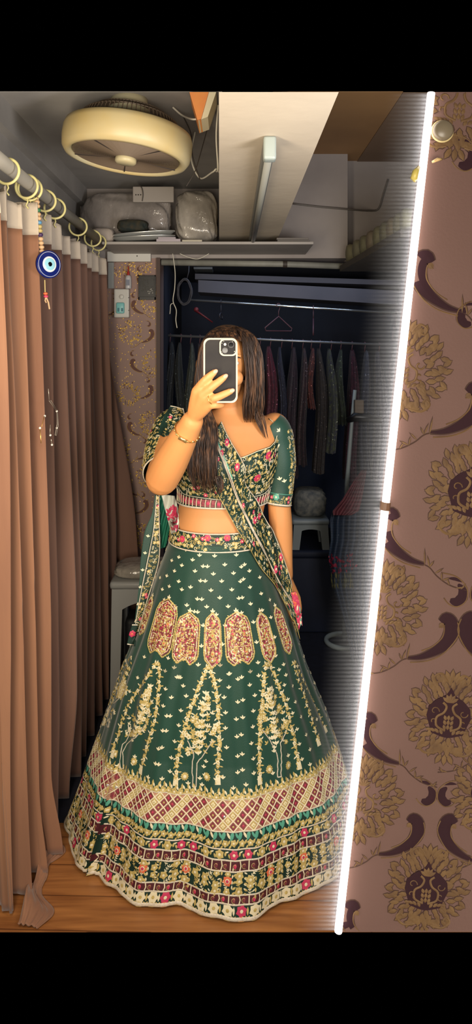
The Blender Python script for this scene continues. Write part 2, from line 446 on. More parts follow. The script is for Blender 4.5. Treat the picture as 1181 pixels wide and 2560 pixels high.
def comma(D, fx=1):
    GO, LI, DK, BG = 0, 1, 2, 3
    q = [(fx * x, y) for x, y in cr([(-14, 20), (2, 22), (16, 10), (14, -8), (2, -22)], 5)]; n = len(q)
    D.line(q, [26 * math.sin(pi * min(0.98, (i + 1.5) / (n + 1))) ** 0.8 + 1 for i in range(n)], DK, 0.0004, 0.0006)
    D.line([(fx * x, y) for x, y in cr([(-30, 16), (-16, 30), (6, 34), (26, 16), (24, -16), (-4, -40), (-40, -46)], 4)], 3, GO, 0.0006, 0.001)
    D.line([(fx * x, y) for x, y in cr([(14, -28), (-6, -34), (-26, -34)], 4)], [1, 3, 6, 8, 8, 8, 6, 3, 1], DK, 0.0004, 0.0006)

# near wallpapered wall that carries the mirror's edge
YW = 0.80
def ledx(y): return 1076 - (y - 230) * (233 / 2100)
zt_, zb_ = ZC + 640 * YW / F, ZC - 1460 * YW / F
def wx(y, off=0): return (ledx(y) + off - CX) * YW / F
b = MB(); rows = 40
xr = 0.62
bl, br = wx(2330, 4), wx(230, 4)
b.add([(bl, YW, zb_), (xr, YW, zb_), (xr, YW, zt_), (br, YW, zt_), (bl, YW + .03, zb_), (xr, YW + .03, zb_), (xr, YW + .03, zt_), (br, YW + .03, zt_)],
      [(0, 1, 2, 3), (7, 6, 5, 4), (0, 4, 5, 1), (1, 5, 6, 2), (2, 6, 7, 3), (3, 7, 4, 0)], 3)
D = Deco(WallSurf(YW))
tilt = R_(6.0)
for (x, y, s) in [(1122, 1790, 1.0), (1066, 2222, 0.97), (1182, 1232, 1.12), (1150, 262, 1.15), (1010, 920, 1.08), (956, 1515, 1.0), (905, 1995, 0.95), (1230, 1985, 0.95), (1290, 1515, 1), (1340, 920, 1.08), (1380, 1790, 1), (1320, 2222, 1), (1440, 1232, 1.1)]:
    D.fr(x, y, tilt, s); medallion(D)
for (x, y, s, fx) in [(1112, 1550, 0.98, 1), (1030, 2050, 0.88, 1), (1132, 2052, 0.88, -1), (1188, 1548, 1, -1), (1072, 648, 1.15, -1), (1180, 975, 1.1, 1), (985, 1290, 1.05, -1), (930, 1800, 0.95, -1), (888, 2268, 0.9, -1), (1300, 2050, .9, 1), (1290, 1800, .95, 1)]:
    D.fr(x, y, tilt, s); paisley(D, fx)
for (x, y, s, fx) in [(1142, 1482, 1.0, 1), (1068, 1985, 0.85, 1), (1118, 1987, 0.85, -1), (1165, 390, 1.1, 1), (1205, 1482, 1, -1), (1168, 790, 0.9, -1)]:
    D.fr(x, y, tilt, s); comma(D, fx)
# keep only what lies on the wall right of the mirror's edge and inside the panel
keep = []; km = []
for q, m_ in zip(D.f, D.m):
    if all(D.u[i] > ledx(D.v[i]) + 6 and 232 < D.v[i] < 2328 and D.u[i] < 1920 for i in q): keep.append(q); km.append(m_)
D.f, D.m = keep, km; D.into(b)
structure('wall_near', b, [M['wp_gold'], M['wp_line'], M['wp_dark'], M['wallpaper']])

# far strip of the same wallpaper between curtain and alcove
b = MB().box((-0.72, 3.2, 0), (XO, 3.4, zt), 3)
D = Deco(WallSurf(3.2))
rndm = random.Random(5)
for (x, y) in [(325, 832), (383, 905), (300, 662), (378, 752), (322, 985), (376, 1058), (300, 1130), (368, 1190), (300, 1290), (350, 660), (360, 1340)]:
    D.fr(x, y, 0.04, 0.25)
    for k in range(90):
        a = rndm.uniform(0, 6.28); r_ = rndm.uniform(.15, 1) ** .5; D.petal(104 * r_ * sin(a), -112 * r_ * cos(a), a + rndm.uniform(-.4, .4), rndm.uniform(16, 26), 12, 1 if k % 5 == 0 else 0, .0006 + k * 1e-5, .0014 + k * 1e-5)
for (x, y, fx) in [(338, 756, -1), (376, 828, 1), (335, 902, -1), (374, 968, 1), (328, 1060, -1), (366, 1120, 1), (322, 1210, -1), (362, 1255, 1), (290, 760, 1), (352, 690, -1)]:
    D.fr(x, y, 0.0, 0.26); paisley(D, fx)
    D.fr(x - 4, y - 18, 0, 0.2); comma(D, fx)
rnd = random.Random(3)
for k in range(420):
    x = rnd.uniform(262, 394); y = rnd.uniform(645, 1400)
    D.fr(x, y, rnd.uniform(0, 6)); D.petal(0, 0, 0, rnd.uniform(2.5, 4.5), 2.4, 0, 0.0008, 0.0012)
keep = []; km = []
for q, m_ in zip(D.f, D.m):
    if all(D.u[i] < 396.5 and D.v[i] > 648 for i in q): keep.append(q); km.append(m_)
D.f, D.m = keep, km; D.into(b)
structure('wall_back_left', b, [M['wp2_gold'], mat('far_wallpaper_outline', (112, 80, 60), .7), mat('far_wallpaper_maroon', (98, 62, 54), .7), M['wp2']])
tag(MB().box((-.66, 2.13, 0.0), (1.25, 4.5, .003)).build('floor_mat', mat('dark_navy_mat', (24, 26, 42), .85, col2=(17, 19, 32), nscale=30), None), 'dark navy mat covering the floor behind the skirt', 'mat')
structure('trim_2', MB().box((XO - 0.012, 3.185, 0), (XO + 0.006, 3.2, zt)), mat('brown_edge_trim', (72, 52, 44), 0.6))

# ------------------------------------------------------------------ mirror edge: glowing strip
def glow_haze():
    m = bpy.data.materials.new('ribbed_glow_haze'); m.use_nodes = True; nt = m.node_tree; nt.nodes.clear(); L = nt.links.new
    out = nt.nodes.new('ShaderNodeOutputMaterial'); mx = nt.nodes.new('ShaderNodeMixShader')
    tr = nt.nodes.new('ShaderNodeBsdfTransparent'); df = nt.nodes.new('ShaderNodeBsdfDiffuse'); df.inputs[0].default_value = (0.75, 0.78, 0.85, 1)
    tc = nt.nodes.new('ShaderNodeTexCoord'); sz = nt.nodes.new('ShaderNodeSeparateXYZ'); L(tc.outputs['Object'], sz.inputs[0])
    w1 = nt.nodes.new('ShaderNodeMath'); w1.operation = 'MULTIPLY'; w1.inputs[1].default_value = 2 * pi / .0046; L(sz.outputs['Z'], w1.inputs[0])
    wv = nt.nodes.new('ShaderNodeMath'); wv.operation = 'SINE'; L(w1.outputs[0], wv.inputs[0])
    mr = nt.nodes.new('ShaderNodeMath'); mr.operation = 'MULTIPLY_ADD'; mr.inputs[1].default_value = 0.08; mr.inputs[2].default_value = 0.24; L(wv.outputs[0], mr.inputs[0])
    # haze of the strip's glow painted in, densest at the rim, fading inwards
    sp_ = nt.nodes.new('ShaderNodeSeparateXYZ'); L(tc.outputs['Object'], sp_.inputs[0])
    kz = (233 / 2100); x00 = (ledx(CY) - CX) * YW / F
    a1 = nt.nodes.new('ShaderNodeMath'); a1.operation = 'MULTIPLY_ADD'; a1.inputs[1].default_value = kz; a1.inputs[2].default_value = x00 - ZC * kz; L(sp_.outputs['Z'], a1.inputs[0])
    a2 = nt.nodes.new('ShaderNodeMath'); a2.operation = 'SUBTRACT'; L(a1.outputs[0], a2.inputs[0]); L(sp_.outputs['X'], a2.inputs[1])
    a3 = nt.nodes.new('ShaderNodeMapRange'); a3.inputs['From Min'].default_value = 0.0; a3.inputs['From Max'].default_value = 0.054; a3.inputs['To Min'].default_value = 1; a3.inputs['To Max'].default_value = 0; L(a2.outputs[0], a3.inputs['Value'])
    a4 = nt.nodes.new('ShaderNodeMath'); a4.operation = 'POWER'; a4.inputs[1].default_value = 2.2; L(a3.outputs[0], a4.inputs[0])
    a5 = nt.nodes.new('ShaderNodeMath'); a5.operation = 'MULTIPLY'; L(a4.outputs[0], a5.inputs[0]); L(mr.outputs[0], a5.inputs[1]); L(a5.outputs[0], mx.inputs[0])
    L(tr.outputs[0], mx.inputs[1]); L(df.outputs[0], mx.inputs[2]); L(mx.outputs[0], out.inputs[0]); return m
def emat(name, col, st):
    m = bpy.data.materials.new(name); m.use_nodes = True; nt = m.node_tree; nt.nodes.clear()
    e = nt.nodes.new('ShaderNodeEmission'); o = nt.nodes.new('ShaderNodeOutputMaterial'); e.inputs[0].default_value = lin(col); e.inputs[1].default_value = st
    nt.links.new(e.outputs[0], o.inputs[0]); return m
M['led'] = emat('led_light', (255, 244, 236), 5.8)
t = thing('mirror_edge_light', 'long white glowing light strip down the edge of the mirror beside the damask wallpaper', 'strip light', (wx(2330), YW, zb_))
def lp(y, dy, off=0): return (wx(y, off), YW + dy, ZC - (y - CY) * YW / F)
tag(MB().tube([lp(237, -.006), lp(1253, -.006)], 0.0043, 10).build('light_strip', M['led'], t, True), 'upper glowing length')
tag(MB().tube([lp(1271, -.006), lp(2318, -.006)], 0.0043, 10).build('light_strip', M['led'], t, True), 'lower glowing length')
MB().tube([lp(1252, -.006), lp(1272, -.006)], 0.0056, 10).build('clip', mat('brown_clip', (120, 88, 66), 0.5), t)
gl = MB()  # added pane that carries the painted haze beside the strip
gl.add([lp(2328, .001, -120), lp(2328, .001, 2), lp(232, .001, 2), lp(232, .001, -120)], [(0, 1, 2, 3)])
_g = gl.build('glow_haze_edge', glow_haze(), t); _g.matrix_parent_inverse = Matrix(); _g.location = (0, 0, 0); _g.parent = None; _g.parent = t; _g.matrix_parent_inverse = Matrix.Translation(t.location).inverted()
tag(_g, 'added ribbed pane painting the glow haze at the mirror edge', None)
k = thing('wall_peg', 'round pale knob on the wallpaper beside the top of the light strip', 'peg', P(1104, 331, .8))
ax = Matrix.Translation(P(1104, 331, .8)) @ Matrix.Rotation(pi / 2, 4, 'X')
MB().lathe([(0.0001, .012), (.009, .012), (.0115, .009), (.0115, .0), (.0001, 0)], 32, ax).build('knob_cap', mat('dull_knob', (128, 116, 96), .35), k, True)
MB().tube([ax @ Vector((.0118 * cos(a), .0118 * sin(a), .004)) for a in [2 * pi * i / 32 for i in range(32)]], .0013, 6, closed=True).build('rim', mat('pale_rim', (215, 195, 140), .4), k, True)
hk = MB().tube([P(1082, 405, .79), P(1094, 399, .785), P(1106, 398, .79)], [.0015, .0022, .0012], 8)
tag(hk.build('wall_hook', mat('cream_hook', (225, 190, 130), .4), None, True), 'small cream hook tip beside the light strip under the round knob', 'hook')
hk = MB().tube([P(1048, 418, .79), P(1040, 430, .785), P(1036, 445, .785), P(1038, 452, .79)], [.002, .0038, .0042, .002], 8)
tag(hk.build('mirror_clip', mat('yellow_clip', (225, 205, 110), .4), None, True), 'yellowish plastic clip at the inner side of the light strip', 'clip')

# ------------------------------------------------------------------ ceiling fan
M['fan'] = mat('cream_fan_plastic', (204, 200, 172), 0.42, col2=(212, 184, 118), nscale=3.2)
M['fan_grille'] = mat('dusty_grille', (112, 96, 80), 0.6)
M['fan_dark'] = mat('fan_inside', (50, 42, 38), 0.8)
fc = Vector(P(320, 356, 2.05)); fan = thing('cabin_fan', 'round cream cabin fan with dusty grille hanging from the ceiling', 'fan', fc)
A = Matrix.Translation(fc) @ Matrix.Rotation(R_(6.5), 4, 'Y') @ Matrix.Rotation(R_(-1.5), 4, 'X') @ Matrix.Diagonal((1, 1, .85, 1))
MB().lathe([(.158, -.050), (.166, -.060), (.178, -.058), (.187, -.042), (.190, -.01), (.189, .02), (.184, .038), (.172, .046), (.15, .046), (.15, .03), (.158, .02)], 72, A, closed=True).build('housing', M['fan'], fan, True)
g = MB()
for k in range(44):
    r0 = .034 + k * .0028
    if r0 > .155: break
    g.tube([A @ Vector((r0 * cos(a), r0 * sin(a), -.052 - .006 * (1 - r0 / .155))) for a in [2 * pi * i / 48 for i in range(48)]], .0011, 4, closed=True)
for k in range(5):
    a = 2 * pi * k / 5 + .5
    g.tube([A @ Vector((r * cos(a), r * sin(a), -.054)) for r in (.03, .09, .157)], .0022, 5, mi=1)
g.build('lower_grille', [M['fan_grille'], M['fan_dark']], fan)
MB().lathe([(.0001, -.02), (.152, -.02), (.152, .03)], 48, A).build('back_plate', mat('dusty_plate', (126, 112, 94), .7), fan)
g = MB()
for k in range(5):
    a = 2 * pi * k / 5
    pts = [A @ Matrix.Rotation(a, 4, 'Z') @ Vector(q) for q in [(.03, -.02, -.030), (.12, -.035, -.032), (.14, 0, -.038), (.12, .04, -.044), (.03, .02, -.040)]]
    g.add(pts, [(0, 1, 2, 3, 4)])
g.build('blade', M['fan_grille'], fan)
MB().lathe([(.0001, -.075), (.026, -.075), (.031, -.070), (.032, -.052), (.0001, -.050)], 32, A).build('hub_cap', M['fan'], fan, True)
g = MB()
for k in range(72):
    a = 2 * pi * k / 72
    g.tube([A @ Vector((r * cos(a), r * sin(a), z)) for r, z in ((.150, .046), (.138, .078), (.105, .102), (.06, .112))], .0016, 4)
for r, z in ((.148, .05), (.13, .084), (.105, .103), (.08, .108)):
    g.tube([A @ Vector((r * cos(a), r * sin(a), z)) for a in [2 * pi * i / 48 for i in range(48)]], .0018, 5, closed=True)
g.build('upper_grille', M['fan_grille'], fan)
MB().lathe([(.0001, .03), (.10, .03), (.09, .075), (.05, .085), (.0001, .085)], 40, A).build('motor', M['fan_dark'], fan, True)
MB().lathe([(.0001, .09), (.058, .09), (.058, .10), (.054, .112), (.054, .126), (.0001, .126)], 32, Matrix.Translation(fc + Vector((0.004, 0, 0)))).build('ceiling_mount', M['fan'], fan, True)

# ------------------------------------------------------------------ tube light, conduit and cables
t = thing('tube_light', 'unlit tube light fitting fixed along the underside of the concrete beam', 'tube light', (0.08, 1.6, 1.927))
MB().bbox((.070, 1.60, 1.902), (.098, 3.0, 1.927), .003).build('casing', mat('grey_casing', (124, 124, 120), .5), t)
MB().tube([(.084, 1.63, 1.893), (.084, 2.97, 1.893)], .009, 12).build('tube', mat('unlit_tube', (140, 140, 132), .35), t, True)
MB().bbox((.0695, 1.565, 1.874), (.0985, 1.60, 1.927), .006).build('end_cap', mat('end_cap_white', (156, 166, 162), .3), t, True)
MB().bbox((.0695, 2.98, 1.880), (.0985, 3.01, 1.927), .006).build('end_cap', M['grey'], t, True)
def cable(name, label, pts, r, m, cat='cable', n=8):
    p = [P(*q) for q in pts]
    o = MB().tube([Vector(x) for x in cr(p, n)], r, 8).build(name, m, None, True)
    return tag(o, label, cat)
cable('cable', 'white cable looping under the beam to the tube light', [(488, 330, 2.3), (478, 395, 2.3), (500, 445, 2.3), (532, 430, 2.2), (545, 425, 2.2), (570, 470, 2.3), (600, 492, 2.35), (632, 498, 2.4)], .0028, M['wire_w'])
cable('cable', 'pale cable curving out of the orange and white box by the ceiling', [(432, 268, 2.1), (455, 288, 2.1), (480, 298, 2.05), (500, 296, 2.05)], .003, M['wire_w'])
cable('cable', 'thin brown cable drooping from the ceiling between fan and beam', [(458, 290, 2.2), (478, 335, 2.2), (482, 390, 2.2), (500, 448, 2.25)], .0018, M['wire_d'])
cable('cable', 'dark frayed cable end sticking down beside the beam', [(522, 310, 2.2), (500, 390, 2.2), (487, 430, 2.2), (466, 466, 2.2)], .0016, M['wire_d'])
cable('cable', 'whitish cable running down the left face of the beam', [(546, 262, 2.06), (541, 340, 2.1), (545, 420, 2.15), (540, 428, 2.2)], .0025, M['wire_w'])
cable('wall_conduit', 'thin dark conduit bent upward on the grey wall right of the beam', [(733, 509, 3.19), (800, 517, 3.19), (868, 523, 3.19), (930, 527, 3.3), (948, 520, 3.31), (958, 490, 3.31), (971, 448, 3.31)], .0045, mat('conduit', (110, 104, 98), .5), 'conduit', 4)
# orange and white box hanging at the ceiling
t = thing('orange_box', 'orange and white carton end poking down from the ceiling beside the beam', 'box', P(507, 280, 1.98))
def prism(pl, Y0, Y1, mi=0):
    n = len(pl); v = [P(x, y, Y0) for x, y in pl] + [Vector((P(x, y, Y0).x, Y1, P(x, y, Y0).z)) for x, y in pl]
    f = [tuple(reversed(range(n))), tuple(range(n, 2 * n))] + [(i, (i + 1) % n, n + (i + 1) % n, n + i) for i in range(n)]
    return v, f
v, f = prism([(474, 230), (522, 230), (503, 297), (494, 300)], 1.96, 2.08); MB().add(v, f).build('panel', mat('orange_card', (250, 176, 96), .5, col2=(246, 150, 90), nscale=14), t)
v, f = prism([(522, 230), (541, 230), (520, 292), (496, 301), (503, 296)], 1.965, 2.08); MB().add(v, f).build('side_panel', mat('cream_card', (235, 226, 196), .5), t)

# ------------------------------------------------------------------ shelf and what lies on it
sh = MB(); zs = 1.878
sh.bbox((-.54, 2.88, zs), (.335, 3.2, zs + .012), .003)
tag(sh.build('wall_shelf', mat('shelf_grey', (170, 164, 158), .55, col2=(156, 150, 145), nscale=5), None), 'long grey wall shelf under the beam, loaded with plastic packs', 'shelf')
zs += .012
def plastic(name, col):
    m = mat(name, col, .16, bump=0.9, bscale=22, col2=tuple(int(c * .72) for c in col), nscale=9, stretch=(1, 1, .6), spec=0.9); return m
M['poly'] = plastic('clear_polythene', (150, 142, 136)); M['poly2'] = plastic('milky_polythene', (176, 168, 156))
def bundle(x0, x1, y0, y1, z0, z1, seed, nz=22, nx=34, amp=.03):
    """crumpled pack: rounded box skin with creases"""
    rn = random.Random(seed); ph = [(rn.uniform(4, 14), rn.uniform(4, 14), rn.uniform(0, 6), rn.uniform(.2, 1)) for _ in range(9)]
    cx, cy, cz = (x0 + x1) / 2, (y0 + y1) / 2, (z0 + z1) / 2; hx, hy, hz = (x1 - x0) / 2, (y1 - y0) / 2, (z1 - z0) / 2
    rows = []
    for i in range(nz + 1):
        a = -pi / 2 + pi * i / nz; row = []
        for j in range(nx):
            b_ = 2 * pi * j / nx
            se = lambda t, p: math.copysign(abs(t) ** p, t)
            d = 1 + amp / .1 * .25 * sum(w_ * sin(f1 * a + f2 * b_ + p_) for f1, f2, p_, w_ in ph) / 3
            x = hx * se(cos(b_), .55) * se(cos(a), .45) * d; y = hy * se(sin(b_), .55) * se(cos(a), .45) * d; z = hz * se(sin(a), .7)
            row.append((cx + max(-hx, min(hx, x)), cy + max(-hy, min(hy, y)), cz + z))
        rows.append(row)
    return MB().grid(rows, closed=True)
tag(bundle(-.665, -.27, 3.0, 3.18, zs, zs + .24, 1, 40, 60, .035).build('wrapped_pack', M['poly'], None, True), 'big crumpled clear plastic bag of goods on the shelf behind the fan', 'plastic bag')
tag(bundle(-.245, -.065, 2.93, 3.17, zs + .002, zs + .235, 5, 40, 60, .03).build('wrapped_pack', M['poly2'], None, True), 'upright milky plastic pack on the shelf against the beam', 'plastic bag')
def on_shelf(px, Y=2.9): return (px - CX) * Y / F
t = thing('silver_tray', 'pair of silver rimmed trays lying tilted on the left of the shelf', 'tray', (on_shelf(357), 2.9, zs))
for k, (dz, ang) in enumerate(((.004, .045), (.020, .075))):
    mtx = Matrix.Translation((on_shelf(357), 2.935, zs + dz + .012)) @ Matrix.Rotation(-ang, 4, 'Y') @ Matrix.Diagonal((1, .36, 1, 1))
    MB().lathe([(.0001, 0), (.112, 0), (.128, .011), (.134, .012), (.134, .009), (.128, .006), (.114, -.004), (.0001, -.004)], 48, mtx).build('tray', mat('silver_tray_metal', (205, 208, 205), .28, metal=.7), t, True)
tag(bundle(on_shelf(290), on_shelf(368), 2.90, 2.985, zs + .046, zs + .098, 9).build('folded_scarf', mat('dark_green_cloth', (26, 36, 34), .8, col2=(60, 52, 34), nscale=40), None, True), 'dark green folded cloth heap on top of the silver trays', 'cloth')
b = MB(); b.bbox((on_shelf(392), 2.885, zs), (on_shelf(452), 3.0, zs + .012), .002); b.bbox((on_shelf(396), 2.89, zs + .012), (on_shelf(440), 2.99, zs + .02), .002)
tag(b.build('papers', mat('lilac_paper', (176, 166, 172), .6), None), 'lilac paper packets lying on the shelf beside the trays', 'papers')
tag(MB().bbox((on_shelf(456), 2.885, zs), (on_shelf(506), 2.925, zs + .008), .002).build('flat_packet', mat('cream_packet', (186, 178, 158), .4), None), 'flat cream packet on the shelf in front of the milky pack', 'packet')
tag(MB().bbox((on_shelf(694), 2.90, zs), (on_shelf(775), 3.1, zs + .010), .002).bbox((on_shelf(692), 2.895, zs + .010), (on_shelf(772), 3.1, zs + .018), .002).build('flat_carton', mat('grey_carton', (112, 106, 100), .6), None), 'flat grey cartons at the right end of the shelf', 'carton')
tag(bundle(-.60, -.50, 2.915, 2.99, zs, zs + .065, 12).build('cloth_bundle', mat('whitish_cloth', (172, 160, 150), .7), None, True), 'small whitish cloth bundle at the left end of the shelf by the curtain rail', 'cloth')
t = thing('switch_box', 'pale switch box mounted high on the back wall behind the fan', 'switch box', P(385, 488, 3.0))
MB().bbox(P(332, 466, 2.935), P(436, 508, 2.96), .004).build('cover', mat('box_cover', (150, 142, 134), .5), t)
for x in (340, 346, 352): MB().ball(P(x, 487, 2.934), .003, n=8, m=6).build('screw', M['wire_d'], t)
MB().tube([Vector(q) for q in cr([P(344, 463, 2.93), P(354, 468, 2.925), P(358, 485, 2.925), P(356, 503, 2.93)], 6)], .0018, 6).build('lead', M['wire_d'], t)
# trunking and cover plates at the top of the papered strip
t = thing('cable_trunking', 'white cable trunking with cover plate under the left end of the shelf', 'trunking', P(300, 655, 3.17))
MB().bbox(P(268, 628, 3.17), P(379, 656, 3.2), .003).build('cover_plate', M['white'], t)
MB().bbox(P(270, 656, 3.185), P(286, 722, 3.2), .002).build('vertical_duct', mat('duct_grey', (150, 152, 150), .5), t)
MB().ball(P(343, 640, 3.169), .003, n=8, m=6).build('screw', M['wire_d'], t)
# switchboard
t = thing('switchboard', 'white electric switchboard with a turquoise glowing indicator on the papered wall', 'switchboard', P(305, 758, 3.17))
MB().bbox(P(285, 722, 3.16), P(326, 795, 3.2), .006).build('plate', mat('switchboard_white', (196, 194, 188), .45), t)
MB().ball(P(304, 742, 3.158), .011, .006, .011).build('dial', M['white'], t, True)
MB().bbox(P(290, 756, 3.145), P(312, 784, 3.16), .008).build('plug', mat('turquoise_plug', (130, 196, 196), .3), t, True)
for x in (294, 303): MB().bbox(P(x, 770, 3.142), P(x + 5, 779, 3.146), .001).build('pin_slot', mat('slot_teal', (40, 110, 125), .4), t)
for y in (744, 776): MB().ball(P(322, y, 3.159), .002, n=6, m=5).build('screw', M['wire_d'], t)
t = thing('glue_bottle', 'small white bottle with a red nozzle standing on the switchboard', 'bottle', P(321, 722, 3.17))
c0 = P(321, 722, 3.18); A = Matrix.Translation(c0)
MB().lathe([(.0001, 0), (.0135, 0), (.0145, .004), (.0145, .046), (.012, .058), (.006, .062), (.0001, .062)], 24, A).build('body', mat('bottle_white', (190, 190, 192), .4), t, True)
MB().lathe([(.0065, .060), (.006, .075), (.003, .08), (.002, .102), (.0001, .104)], 16, A).build('nozzle', mat('red_nozzle', (170, 50, 40), .4), t, True)
MB().bbox(c0 + Vector((-.008, -.0155, .014)), c0 + Vector((.008, -.013, .04)), .001).build('label_band', mat('bottle_label', (120, 125, 140), .5), t)
t = thing('picture_frame', 'small black framed picture in silver relief on the far wallpaper', 'picture', P(368, 718, 3.19))
MB().bbox(P(346, 688, 3.185), P(390, 750, 3.2), .002).build('backing', M['black'], t)
b = MB()
for a, c in (((346, 688), (350, 750)), ((386, 688), (390, 750)), ((346, 688), (390, 692)), ((346, 742), (390, 750))): b.bbox(P(*a, 3.180), P(*c, 3.19), .001)
b.build('frame', M['black'], t)
D = Deco(WallSurf(3.184)); rn = random.Random(4)
for k in range(34):
    D.fr(rn.uniform(354, 384), rn.uniform(697, 728), rn.uniform(0, 6)); D.curl(0, 0, rn.uniform(1.5, 4), rn.uniform(0, 6), 1, 0, .7)
for k in range(8): D.fr(370 + k * 1.6, 728 + 6 * sin(k)); D.disc(0, 0, 2, 0)
b = MB(); D.into(b); b.build('silver_relief', mat('silver_relief', (120, 118, 112), .4, metal=.3), t)

# ------------------------------------------------------------------ inside the alcove
M['rail'] = mat('rail_steel', (150, 152, 156), .3, metal=.7)
t = tag(MB().tube([P(404, 656, 3.23), P(700, 660, 3.23), P(1010, 671, 3.23)], .0145, 16).build('ceiling_pipe', mat('pale_pipe', (150, 150, 142), .55, col2=(128, 128, 120), nscale=12), None, True), 'thick pale pipe running across the top of the dark alcove', 'pipe')
MB().lathe([(.0165, -.010), (.0165, .010)], 20, Matrix.Translation(P(713, 660.5, 3.23)) @ Matrix.Rotation(pi / 2, 4, 'Y')).build('joint', M['wire_d'], t)
def plank(name, label, x0, y0, x1, y1, x1b, y0b, y1b, Y, dep, m):
    a = [P(x0, y0, Y), P(x1b, y0b, Y), P(x1b, y1b, Y), P(x0, y1, Y)]; v = a + [q + Vector((0, dep, 0)) for q in a]
    return tag(MB().add(v, [(3, 2, 1, 0), (4, 5, 6, 7), (0, 1, 5, 4), (1, 2, 6, 5), (2, 3, 7, 6), (3, 0, 4, 7)]).build(name, m, None), label, 'board')
M['board'] = mat('grey_board', (78, 75, 80), .7, col2=(66, 65, 72), nscale=4)
plank('alcove_board', 'upper grey board across the dark alcove under the pale pipe', 488, 684, 0, 698, 1090, 704, 716, 3.75, .25, M['board'])
plank('alcove_board', 'wider lower grey board across the dark alcove above the steel rod', 496, 700, 0, 730, 1090, 732, 768, 3.68, .25, M['board'])
tag(MB().bbox(P(484, 652, 3.72), P(534, 682, 3.9), .004).build('alcove_carton', mat('dusk_carton', (92, 96, 98), .7), None), 'greyish carton above the boards at the left of the alcove', 'carton')
rod1 = (P(478, 750, 3.6), P(1090, 790, 3.6)); rod2 = (P(412, 838, 3.65), P(1090, 868, 3.65))
tag(MB().tube(rod1, .006, 12).build('hanging_rod', mat('shiny_rod', (225, 225, 220), .18, metal=.9), None, True), 'shiny steel rod with a few empty hangers high in the alcove', 'rod')
tag(MB().tube(rod2, .007, 12).build('clothes_rail', M['rail'], None, True), 'steel clothes rail carrying the row of sparkling dresses', 'rail')
def rodpt(rod, px):
    a, b_ = rod; ax_ = CX + a.x * F / a.y; bx_ = CX + b_.x * F / b_.y
    t_ = (px - ax_) / (bx_ - ax_); return a.lerp(b_, t_)
def hanger(px, rod, yaw, m, name, label, w_=.19, h_=.10, group=None):
    c = rodpt(rod, px); t = thing(name, label, 'hanger', c, group)
    Rm = Matrix.Rotation(yaw, 3, 'Z')
    q = lambda x, z: c + Rm @ Vector((x, 0, z))
    MB().tube([q(.012 * sin(a) , .012 * cos(a)) for a in [(-2.2 + i * .45) for i in range(11)]] + [q(0, -.03), q(0, -.055)], .002, 6).build('hook', m, t, True)
    MB().tube([q(0, -.055), q(w_ * .5, -h_ - .03), q(w_ * .47, -h_ - .045), q(-w_ * .47, -h_ - .045), q(-w_ * .5, -h_ - .03)], .0032, 6, closed=True).build('shoulder_bar', m, t, True)
M['hang'] = mat('dusky_hanger', (96, 62, 70), .5)
hanger(697, rod1, .55, M['hang'], 'coat_hanger', 'empty hanger seen broadside on the steel rod above the dresses', .17, .085)
hanger(784, rod1, 1.45, M['hang'], 'coat_hanger', 'empty hanger turned edge on at the right of the steel rod', .19, .095)
hanger(553, rod1, 1.5, mat('grey_hanger', (50, 48, 56), .5), 'coat_hanger', 'dark empty hanger edge on above the head of the woman', .17, .04)
t = thing('red_hanger', 'red hanger tilted on the steel rod left of the head', 'hanger', P(490, 775, 3.58)); mr = mat('red_plastic', (96, 22, 28), .5)
MB().ball(P(491, 774, 3.58), .013, .008, .013).build('hook', mr, t, True)
MB().tube([P(489, 776, 3.58), P(510, 790, 3.58), P(532, 806, 3.58)], [.013, .009, .007], 8, flat=.5).build('shoulder_bar', mr, t, True)
cable('hanging_wire', 'pale wire dangling into the alcove from the shelf', [(432, 634, 3.14), (438, 680, 3.14), (437, 720, 3.14), (433, 752, 3.14), (441, 775, 3.14), (440, 800, 3.14), (443, 820, 3.14)], .0022, M['wire_w'], 'wire')
cable('hanging_wire', 'short pale wire sagging beneath the shelf above the pipe', [(450, 634, 3.14), (474, 644, 3.14), (497, 647, 3.14), (523, 634, 3.14)], .002, M['wire_w'], 'wire')
cable('wire_hook', 'small pale wire hook beside the dangling wire', [(433, 758, 3.15), (427, 762, 3.15), (426, 775, 3.15), (425, 785, 3.15)], .0018, M['wire_w'], 'hook')
b = MB()
for k in range(7):
    a0 = k * .8; c = P(462 + (k % 3 - 1) * 1.5, 728 + (k % 2) * 3, 3.45)
    b.tube([c + Vector((.033 * cos(a) * (1 + .06 * sin(3 * a + k)), .006 * sin(a + a0), .062 * sin(a) * (1 + .03 * cos(2 * a + k)))) for a in [2 * pi * i / 36 for i in range(36)]], .0022, 5, closed=True)
b.tube([P(473, 640, 3.45), P(472, 680, 3.45), P(468, 696, 3.45)], .002, 5)
tag(b.build('wire_coil', mat('coil_grey', (62, 62, 70), .6), None, True), 'dark coil of wire hanging in the upper corner of the alcove', 'coil')

